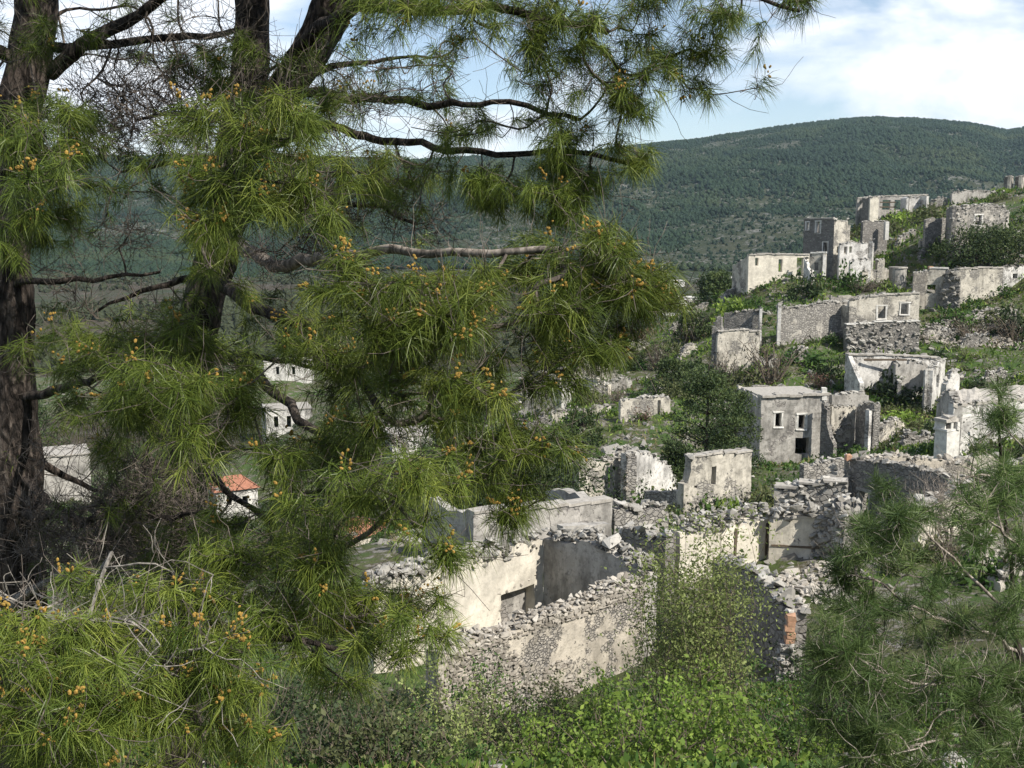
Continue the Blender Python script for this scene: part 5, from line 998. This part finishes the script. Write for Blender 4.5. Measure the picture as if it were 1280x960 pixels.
def branch(tree, limb, r0, r1, pads, seed, bare=False, mat='bark', twmat='twig', nn=56, L=.108, w=.0023, cone=.3, droop=.7, down=.55, needle='needle', twr=.0019, minr=None, step=.07, curl=.008, double=True, tint=.5, dens=1.0, twl=1.0, twn=3.6):
    r = np.random.default_rng(seed); pts = resample(pxpath(limb), .10, r); tips = []; fl = []
    for (px, py, rx, ry, D, n, *e) in pads:
        n = int(n * (1.3 if bare else .72 * dens)) + 1
        rd = (e[0] if e else .75 * max(rx, ry) * D / FPX); q = nrm(r.normal(0, 1, (n, 3))) * r.random((n, 1)) ** (1 / 2.4)
        if not bare and n > 8:   # shoots stand in separate sprays with air between them
            ns = max(3, int(n / 4.5)); cq = nrm(r.normal(0, 1, (ns, 3))) * r.random((ns, 1)) ** (1 / 2.8) * 1.12; q = cq[r.integers(ns, size=n)] + r.normal(0, 1, (n, 3)) * np.array([.20, .20, .10])
        q = q[[not any(((px + rx * a[0] - g[0]) / g[2]) ** 2 + ((py - ry * a[2] - g[1]) / g[3]) ** 2 < 1 for g in GAPS) or r.random() < .06 for a in q]]; n = len(q)
        Dd = D + q[:, 1] * rd; tips += [P(px + rx * a, py - ry * b, dd) for a, b, dd in zip(q[:, 0], q[:, 2], Dd)]; fl += [(e[1] if len(e) > 1 else 1.0)] * n
    tips = np.array(tips); fl = np.array(fl); d0 = np.linalg.norm(tips[:, None] - pts[None], axis=-1).min(1); o_ = np.argsort(d0); tips, fl = tips[o_], fl[o_]
    cap = len(pts) + len(tips) * 60; X = np.zeros((cap, 3)); par = np.full(cap, -1); m = len(pts); X[:m] = pts; par[1:m] = np.arange(m - 1); nl = m; ends = []
    for t in tips:
        d = np.linalg.norm(X[:m] - t, axis=1); d[:min(3, nl - 1)] += 5; i = int(np.argmin(d)); D_ = d[i]; k = min(55, max(2, int(D_ / step))); s = np.linspace(0, 1, k + 1)[1:, None]
        wv = np.cumsum(r.normal(0, 1, (k, 3)), 0) * curl * (1 + .5 * (D_ > .5)); wv -= s * wv[-1]
        X[m:m + k] = X[i] + (t - X[i]) * s + wv + np.array([0, 0, -.13]) * D_ * np.sin(s * math.pi); par[m] = i; par[m + 1:m + k] = np.arange(m, m + k - 1); m += k; ends.append(m - 1)
    X, par = X[:m], par[:m]; cnt = np.zeros(m); cnt[ends] = 1; cnt[nl - 1] += 1
    for i in range(m - 1, 0, -1): cnt[par[i]] += cnt[i]
    rad = twr * np.maximum(cnt, 1) ** (.30 if bare else .40); rad[:nl] = np.maximum(rad[:nl] * .6, np.linspace(r0, r1, nl)); kid = {}
    for i in range(1, m): kid.setdefault(par[i], []).append(i)
    lb, tb = MB(), MB(); used = set(range(nl)); tube(lb, X[:nl], rad[:nl], 9, rough=.06)
    starts = [(p_, c) for p_ in range(m) for c in kid.get(p_, []) if not (c < nl)]; cont = {}
    for p_, cs in kid.items():
        if p_ >= nl: cont[p_] = max(cs, key=lambda c: cnt[c])
    for p_, c in starts:
        if p_ >= nl and cont[p_] == c: continue
        ch = [p_, c]
        while ch[-1] in cont: ch.append(cont[ch[-1]])
        rr = rad[ch].copy(); rr[0] = rr[1]; Y_ = X[ch].copy()
        for _ in range(2): Y_[1:-1] = (Y_[:-2] + 2 * Y_[1:-1] + Y_[2:]) / 4
        tube(tb, Y_, rr, 3 if rr[0] < .004 else (4 if rr[0] < .008 else 6))
    for i in r.integers(nl // 3, m, size=(int(twn * len(ends)) if bare else int(1.6 * len(ends)))):   # fine curved side twigs
        d = nrm(r.normal(0, 1, 3)); k = 5; ln = r.uniform(.08, .34) * twl; pth = [X[i]]
        for q in range(k): d = nrm(d + r.normal(0, .28, 3) + np.array([0, 0, .08])); pth.append(pth[-1] + d * ln / k)
        tube(tb, pth, np.linspace(1, .55, k + 1) * twr * .95, 3)
    o = obj('bough' if r0 < .2 else 'stem', lb, MAT[mat], tree, sm=True); obj('twigs', tb, MAT[twmat], o, kind='stuff')
    if bare: return o
    nb = MB()
    e = np.array(ends); A = nrm(X[e] - X[par[e]]); k = r.random(len(e)) < fl
    B = X[e][k]; A = nrm(A[k] + r.normal(0, .35, (k.sum(), 3)) + np.array([0, 0, .25])); nb = MB(); needles(nb, B, A, nn, L, w, droop, r, down, tint)
    if double:
        k2 = r.random(len(B)) < .45; B, A, Bk, Ak = B[k2], A[k2], B, A
        B2 = B - A * .05 + r.normal(0, .045, B.shape); A2 = nrm(A + r.normal(0, .8, A.shape)); needles(nb, B2, A2, int(nn * .75), L, w, droop, r, down, tint - .05)
        B, A = Bk, Ak
    obj('needles', nb, MAT[needle], o, kind='stuff')
    if cone:
        kk = r.random(len(B)) < cone
        if kk.sum(): cb = MB(); cones(cb, B[kk] + A[kk] * .055 + np.array([0, 0, .008]), nrm(A[kk] + [0, 0, .5]), r); obj('pollen_cones', cb, MAT['cone'], o, kind='stuff')
    return o
def trunk(tree, path, rads, seed, name='trunk', sides=28):
    r = np.random.default_rng(seed); q = resample(pxpath(path), .07, r, .004); n = len(q); rr = np.interp(np.linspace(0, 1, n), np.linspace(0, 1, len(rads)), rads); mb = MB(); tube(mb, q, rr, sides)
    V = mb.V[0]; c = np.repeat(q, sides, 0); dv = V - c; nz = fbm(V[:, 0] * 16, V[:, 1] * 16, V[:, 2] * 5, s=seed, o=3) * .22 + fbm(V[:, 0] * 5, V[:, 1] * 5, V[:, 2] * 2, s=seed + 4, o=2) * .18; mb.V[0] = c + dv * (1 + nz)[:, None]
    return obj(name, mb, MAT['bark'], tree, sm=True)
pa = P(20, 960, 6.6); PA = thing('big_pine', (pa[0], 6.6, tz(pa[0], 6.6)), 'large pine with thick ridged bark trunk at the far left of the bank', 'tree')
trunk(PA, [(25, 1500, 6.6), (25, 900, 6.6), (24, 680, 6.6), (30, 560, 6.6), (24, 420, 6.6), (16, 300, 6.65), (22, 180, 6.7), (46, 80, 6.75), (56, 0, 6.8), (70, -300, 6.9), (60, -900, 7.0)], [.22, .20, .165, .150, .150, .125, .125, .125, .115, .10, .05], 3)
branch(PA, [(62, 95, 6.7), (90, 68, 6.6), (130, 42, 6.5), (205, 2, 6.4), (300, -60, 6.2)], .045, .02, [(250, 60, 110, 60, 6.3, 60), (150, 100, 70, 60, 6.4, 40)], 11, bare=True, curl=.017)
branch(PA, [(60, 60, 6.7), (110, 57, 6.6), (180, 52, 6.6), (255, 50, 6.7), (300, 36, 6.8)], .032, .015, [(230, 130, 130, 60, 6.6, 110), (130, 150, 80, 60, 6.5, 60)], 12, bare=True, curl=.017)
branch(PA, [(20, 80, 6.7), (-20, 55, 6.6), (-90, 60, 6.3)], .045, .02, [(-40, 30, 80, 60, 6.2, 30), (10, 60, 60, 40, 6.2, 18, .4, .4)], 13, twmat='twig')
branch(PA, [(10, 210, 6.6), (20, 200, 5.8), (40, 190, 5.0)], .035, .015, [(35, 180, 60, 60, 5.0, 46), (75, 222, 44, 20, 3.9, 12, .2), (10, 300, 40, 60, 5.2, 16), (90, 160, 60, 40, 5.4, 26)], 14, cone=0.19, tint=.42)
branch(PA, [(26, 355, 6.5), (60, 352, 6.3), (110, 358, 6.2), (200, 340, 6.2)], .022, .008, [(110, 350, 90, 50, 6.2, 70), (160, 300, 60, 40, 6.3, 30)], 15, bare=True, curl=.017)
branch(PA, [(30, 500, 6.5), (70, 485, 6.2), (120, 470, 5.6), (180, 470, 5.0)], .03, .012, [(150, 470, 80, 60, 4.9, 40), (120, 540, 50, 60, 5.2, 22), (200, 520, 80, 50, 4.6, 36), (90, 420, 60, 40, 5.4, 14)], 16, tint=.45, cone=.15)
branch(PA, [(30, 640, 6.5), (80, 655, 6.0), (160, 650, 5.6), (260, 640, 5.2)], .035, .012, [(160, 640, 130, 50, 5.6, 150), (100, 700, 110, 40, 5.2, 80), (200, 600, 90, 40, 5.6, 60)], 17, bare=True, curl=.017)
branch(PA, [(20, 760, 6.4), (60, 740, 5.4), (100, 725, 4.6), (140, 690, 4.1)], .03, .01, [(120, 770, 190, 90, 3.9, 30), (190, 820, 140, 70, 3.6, 18)], 18, bare=True, mat='deadtwig', twmat='deadtwig', curl=.012, twr=.0022, twl=1.0, twn=2.2)
branch(PA, [(10, 800, 6.4), (20, 800, 5.2), (40, 800, 4.2), (90, 820, 3.6)], .035, .012, [(60, 870, 100, 90, 3.5, 105), (20, 780, 60, 50, 3.8, 24), (150, 830, 90, 60, 3.6, 60), (60, 930, 100, 50, 3.3, 36), (160, 730, 80, 50, 4.0, 30)], 19, cone=0.29, tint=.55)
branch(PA, [(30, 830, 6.4), (120, 800, 5.2), (200, 790, 4.2), (330, 800, 3.9), (430, 815, 3.8)], .035, .010, [(245, 855, 95, 60, 3.6, 70), (340, 780, 90, 40, 3.9, 34), (500, 805, 58, 36, 3.6, 30, .25), (260, 760, 100, 50, 4.0, 42), (190, 910, 90, 50, 3.5, 30), (300, 910, 60, 40, 3.7, 16), (440, 770, 70, 40, 4.2, 30), (400, 840, 60, 30, 3.9, 16), (530, 760, 40, 30, 4.0, 10)], 20, cone=0.27, tint=.52)

pb = P(240, 960, 7.4); PB = thing('big_pine', (pb[0], 7.4, tz(pb[0], 7.4)), 'large forked pine with drooping needle tufts and orange pollen cones', 'tree')
trunk(PB, [(225, 1500, 7.4), (228, 800, 7.4), (232, 560, 7.4), (244, 410, 7.4), (262, 345, 7.4), (286, 265, 7.4), (296, 180, 7.4), (318, 60, 7.45), (318, 0, 7.5), (330, -300, 7.6), (350, -800, 7.8)], [.18, .16, .15, .14, .13, .135, .13, .115, .108, .09, .04], 5)
trunk(PB, [(298, 190, 7.4), (335, 135, 7.4), (372, 85, 7.35), (402, 40, 7.3), (416, 0, 7.3), (450, -120, 7.2), (500, -500, 7.2)], [.11, .12, .13, .128, .125, .10, .04], 6, 'forked_stem')
branch(PB, [(365, 75, 7.3), (405, 40, 6.9), (445, 14, 6.3), (520, 10, 5.4), (640, 15, 5.0), (760, 40, 5.0)], .05, .014, [(520, 20, 90, 36, 4.9, 60), (620, 25, 90, 40, 5.0, 56), (720, 40, 90, 55, 5.1, 74), (795, 70, 66, 60, 5.2, 60), (790, 165, 34, 50, 5.2, 26), (850, 60, 60, 44, 5.3, 34), (900, 100, 46, 30, 5.3, 16)], 31, cone=0.09, tint=.48, dens=.85)
branch(PB, [(450, -120, 7.2), (620, -90, 6.2), (800, -50, 5.6), (940, 0, 5.3), (1000, 14, 5.2)], .04, .008, [(985, 8, 46, 24, 5.2, 14, .25), (860, -10, 90, 40, 5.3, 50), (720, -40, 120, 40, 5.5, 50), (900, 50, 50, 34, 5.2, 12)], 32, cone=0.04, tint=.45, dens=.8)
branch(PB, [(330, 140, 7.4), (400, 118, 6.9), (470, 122, 6.3), (560, 134, 5.8), (660, 128, 5.5), (725, 150, 5.4)], .035, .010, [(500, 110, 90, 50, 6.0, 60, .6, .25), (600, 150, 80, 34, 5.7, 60, .5, .7), (690, 130, 70, 40, 5.4, 60, .5, .35), (760, 140, 50, 50, 5.3, 36, .4, .6), (420, 90, 60, 40, 6.4, 36, .5, .1)], 33, cone=0.06, tint=.42, dens=.9)
branch(PB, [(300, 200, 7.4), (400, 165, 6.8), (470, 185, 6.2), (540, 190, 5.8), (680, 195, 5.4), (790, 205, 5.3)], .035, .010, [(560, 215, 90, 44, 5.6, 74, .5, .8), (650, 235, 90, 44, 5.3, 74), (740, 205, 60, 50, 5.2, 60), (480, 230, 70, 50, 6.0, 46, .5, .5), (700, 260, 60, 26, 5.2, 28)], 34, cone=0.08, tint=.42, dens=.8)
branch(PB, [(290, 300, 7.3), (360, 345, 6.5), (430, 345, 5.6), (530, 325, 4.8), (600, 314, 4.5), (700, 312, 4.4)], .045, .014, [(560, 375, 100, 44, 4.1, 74), (690, 350, 110, 54, 4.3, 96), (780, 330, 56, 46, 4.5, 50), (455, 365, 60, 50, 3.9, 50), (640, 320, 70, 24, 4.6, 28), (740, 400, 80, 40, 4.5, 46), (810, 380, 30, 40, 4.6, 14)], 35, mat='palebark', cone=0.32, tint=.55)
branch(PB, [(270, 350, 7.3), (330, 385, 6.4), (400, 400, 5.4), (440, 460, 4.7), (480, 520, 4.3)], .045, .014, [(560, 450, 100, 60, 4.0, 96), (680, 440, 90, 44, 4.4, 66), (520, 520, 100, 60, 4.2, 74), (440, 440, 80, 60, 4.5, 56), (620, 560, 70, 60, 4.2, 52), (400, 500, 70, 70, 5.0, 50), (640, 620, 50, 40, 4.2, 20)], 36, cone=0.22, tint=.5)
branch(PB, [(250, 420, 7.3), (330, 480, 6.2), (400, 560, 5.2), (450, 600, 4.4)], .04, .012, [(505, 610, 74, 66, 3.7, 70), (415, 650, 80, 50, 4.0, 56), (340, 640, 70, 60, 4.5, 40), (420, 730, 90, 60, 4.4, 44), (350, 720, 90, 50, 4.0, 52), (530, 680, 40, 40, 3.9, 16), (420, 560, 70, 50, 4.8, 36)], 37, cone=0.26, tint=.52)
branch(PB, [(290, 270, 7.3), (300, 230, 6.2), (310, 190, 5.0), (310, 140, 4.3)], .035, .012, [(300, 165, 76, 70, 4.1, 72), (380, 245, 52, 40, 4.2, 34), (250, 270, 44, 30, 4.2, 22), (390, 180, 60, 50, 4.7, 34), (220, 180, 60, 60, 4.9, 28), (275, 320, 44, 50, 5.2, 22), (320, 260, 40, 40, 4.8, 14)], 38, cone=0.22, tint=.52)
branch(PB, [(240, 430, 7.3), (240, 470, 6.2), (230, 470, 5.0), (220, 470, 4.4)], .04, .012, [(215, 505, 110, 66, 4.2, 84), (270, 445, 120, 44, 4.5, 66), (310, 520, 70, 50, 4.4, 40), (180, 440, 80, 50, 5.0, 34), (260, 580, 90, 30, 4.2, 34)], 39, cone=0.20, tint=.5)
branch(PB, [(290, 250, 7.4), (360, 260, 6.8), (430, 250, 6.2), (520, 280, 5.8)], .025, .008, [(430, 250, 80, 60, 6.3, 90), (500, 280, 80, 40, 6.0, 60), (380, 320, 90, 30, 6.4, 70)], 40, bare=True, curl=.017)
branch(PB, [(300, 150, 7.4), (240, 140, 7.0), (170, 150, 6.6)], .025, .008, [(200, 140, 110, 60, 6.7, 120, .6), (430, 140, 60, 60, 6.9, 70, .6)], 41, bare=True, curl=.017)
branch(PB, [(235, 600, 7.3), (200, 620, 6.2), (150, 620, 5.4)], .04, .012, [(180, 630, 110, 60, 5.6, 90, .8, .25), (120, 600, 70, 50, 5.8, 40, .6, .4), (250, 690, 90, 40, 5.4, 50, .6, .4)], 42, tint=.3, cone=0)  # low tint puts the shadow of this dense mass into the needles
branch(PA, [(20, 260, 6.6), (40, 230, 6.0), (60, 210, 5.6)], .025, .01, [(40, 170, 66, 50, 5.7, 56), (60, 235, 60, 40, 5.4, 40), (20, 280, 40, 40, 5.8, 20), (20, 30, 50, 50, 6.2, 24)], 71, tint=.36, cone=.1)
branch(PA, [(30, 590, 6.6), (60, 620, 6.2), (120, 660, 5.8)], .03, .01, [(60, 620, 80, 80, 5.9, 90), (150, 650, 120, 50, 6.0, 120)], 72, bare=True, curl=.017)
branch(PB, [(240, 450, 7.4), (200, 520, 6.8), (170, 600, 6.4)], .03, .01, [(210, 600, 80, 60, 6.5, 70), (240, 480, 60, 60, 6.6, 30), (160, 660, 110, 36, 6.2, 60)], 73, tint=.3, cone=0)  # needles darkened by tint for the shade around the trunk
branch(PB, [(300, 130, 7.4), (320, 100, 6.8), (350, 80, 6.2)], .02, .008, [(340, 90, 60, 50, 6.0, 40), (420, 120, 50, 40, 6.2, 24), (250, 110, 50, 40, 6.2, 30)], 74, tint=.36, cone=.1)
for k, (T_, limb, pads) in enumerate([
 (PB, [(290, 200, 7.4), (230, 210, 7.6), (150, 215, 7.6)], [(190, 200, 110, 60, 7.4, 60, .8, .7), (120, 250, 60, 60, 7.4, 26, .7, .7)]),
 (PB, [(285, 280, 7.4), (360, 230, 7.6), (460, 215, 7.8)], [(400, 200, 100, 60, 7.5, 66, .8, .6), (480, 260, 80, 50, 7.2, 46, .7, .7)]),
 (PB, [(262, 345, 7.5), (200, 360, 7.6), (120, 390, 7.4)], [(150, 380, 100, 50, 7.3, 56, .7, .7), (180, 310, 70, 40, 7.5, 24, .6, .4)]),
 (PB, [(240, 430, 7.5), (330, 450, 7.4), (440, 470, 7.0)], [(370, 430, 100, 60, 6.6, 70, .8, .8), (330, 540, 110, 70, 6.4, 80, .8, .8), (450, 380, 80, 40, 6.8, 40, .6, .7)]),
 (PB, [(232, 560, 7.4), (300, 620, 7.0), (400, 690, 6.4)], [(320, 640, 110, 60, 6.2, 76, .8, .8), (420, 720, 100, 60, 6.0, 60, .8, .8), (200, 700, 110, 50, 6.4, 50, .8, .5)]),
 (PA, [(26, 560, 6.6), (80, 600, 6.8), (150, 620, 7.0)], [(110, 600, 90, 70, 6.8, 70, .8, .6), (80, 690, 90, 40, 6.4, 40, .7, .5)]),
 (PA, [(50, 60, 6.8), (20, 30, 7.0), (100, 10, 7.4)], [(150, 20, 130, 50, 7.2, 70, .8, .45), (20, 130, 70, 60, 7.2, 40, .8, .7), (250, 90, 90, 50, 7.3, 50, .8, .4)]),
 (PB, [(340, 120, 7.4), (420, 80, 7.4), (520, 70, 7.2)], [(470, 80, 120, 50, 7.0, 70, .8, .4), (580, 110, 110, 50, 6.6, 56, .8, .5)])]):
    branch(T_, limb, .03, .008, pads, 80 + k, nn=42, L=.115, w=.0034, cone=0, tint=.32, dens=.95)  # low tint: shade among the inner boughs is put into the needle colour
# boughs of the two pines above the picture: they shade the trunks
for k, (T_, limb, pads) in enumerate([(PA, [(60, -250, 6.9), (200, -260, 6.2), (400, -280, 5.8)], [(300, -200, 220, 90, 6.0, 110, 1.2), (100, -200, 200, 90, 6.2, 90, 1.4), (450, -330, 220, 90, 5.6, 110, 1.2)]), (PA, [(60, -500, 7.0), (-150, -450, 6.6), (-350, -420, 6.4)], [(-200, -350, 200, 140, 6.4, 90, 1.4)]), (PB, [(335, -350, 7.6), (500, -320, 7.0), (760, -300, 6.6)], [(600, -230, 260, 90, 6.8, 130, 1.4), (380, -150, 200, 60, 7.0, 90, 1.2)]), (PB, [(345, -650, 7.8), (420, -620, 7.4), (560, -620, 7.2)], [(450, -520, 300, 130, 7.4, 130, 1.6)]), (PA, [(62, -800, 7.0), (100, -780, 6.8), (200, -780, 6.6)], [(100, -700, 280, 130, 6.8, 120, 1.6)])]):
    branch(T_, limb, .06, .02, pads, 50 + k, nn=60, w=.0055, L=.19, cone=0, tint=.42, double=True, dens=.6)

# ---------------------------------------------------------------- young pine on the right
pc = P(1268, 960, 6.6); PC = thing('young_pine', (pc[0], 6.6, tz(pc[0], 6.6)), 'young soft-needled pine in front of the shaded house', 'tree')
trunk(PC, [(1290, 1500, 6.7), (1280, 1000, 6.6), (1266, 800, 6.6), (1252, 640, 6.6), (1248, 540, 6.6), (1247, 470, 6.6)], [.06, .05, .04, .028, .014, .006], 8, sides=12)
kw = dict(dens=1.05, needle='needle_soft', nn=46, L=.115, w=.0030, cone=0, droop=.15, down=.0, twr=.0017, mat='palebark', twmat='palebark', double=True)
branch(PC, [(1270, 815, 6.6), (1200, 782, 6.0), (1150, 765, 5.7), (1092, 724, 5.5)], .013, .005, [(1085, 690, 60, 50, 5.5, 44), (1150, 760, 80, 44, 5.6, 44), (1060, 740, 50, 40, 5.5, 26), (1120, 650, 40, 40, 5.7, 18), (1220, 800, 60, 40, 5.9, 24)], 61, **kw)
branch(PC, [(1276, 880, 6.6), (1190, 856, 5.7), (1110, 845, 5.3), (1036, 806, 5.1)], .013, .005, [(1050, 800, 50, 44, 5.1, 34), (1120, 850, 90, 50, 5.3, 64), (1060, 880, 60, 44, 5.2, 34), (1200, 870, 80, 50, 5.6, 44)], 62, **kw)
branch(PC, [(1258, 700, 6.6), (1262, 690, 6.0), (1250, 660, 5.7)], .012, .005, [(1255, 640, 44, 70, 5.8, 46), (1270, 760, 40, 70, 5.7, 40), (1270, 560, 30, 50, 6.1, 20)], 63, **kw)
branch(PC, [(1249, 600, 6.6), (1230, 590, 6.5), (1200, 600, 6.3)], .010, .004, [(1240, 590, 36, 50, 6.4, 34), (1248, 520, 12, 40, 6.5, 14), (1205, 640, 30, 40, 6.3, 10)], 64, **kw)
branch(PC, [(1280, 930, 6.6), (1220, 930, 5.6), (1150, 935, 5.0)], .014, .005, [(1180, 930, 110, 44, 5.2, 70), (1060, 940, 70, 36, 5.0, 34), (1260, 900, 50, 60, 5.4, 36), (1240, 840, 60, 50, 5.6, 34)], 65, **kw)
branch(PC, [(1262, 760, 6.6), (1190, 700, 6.8), (1130, 640, 6.9), (1112, 600, 6.9)], .011, .004, [(1112, 610, 22, 40, 6.9, 14), (1150, 670, 36, 40, 6.9, 16), (1070, 660, 30, 36, 6.6, 14)], 66, **kw)

# ---------------------------------------------------------------- air
mh = bpy.data.materials.new('haze_air'); mh.use_nodes = True; th = mh.node_tree; th.nodes.clear(); ov = th.nodes.new('ShaderNodeOutputMaterial'); pv = th.nodes.new('ShaderNodeVolumePrincipled')
pv.inputs['Color'].default_value = (.62, .82, 1.0, 1); pv.inputs['Density'].default_value = .00005; pv.inputs['Anisotropy'].default_value = .2; th.links.new(pv.outputs[0], ov.inputs['Volume'])
mb = MB(); box(mb, (300, 2000, 110), (4200, 3700, 185)); tag(obj('haze', mb, mh), 'thin blue air between the village and the mountain', 'haze', kind='stuff')
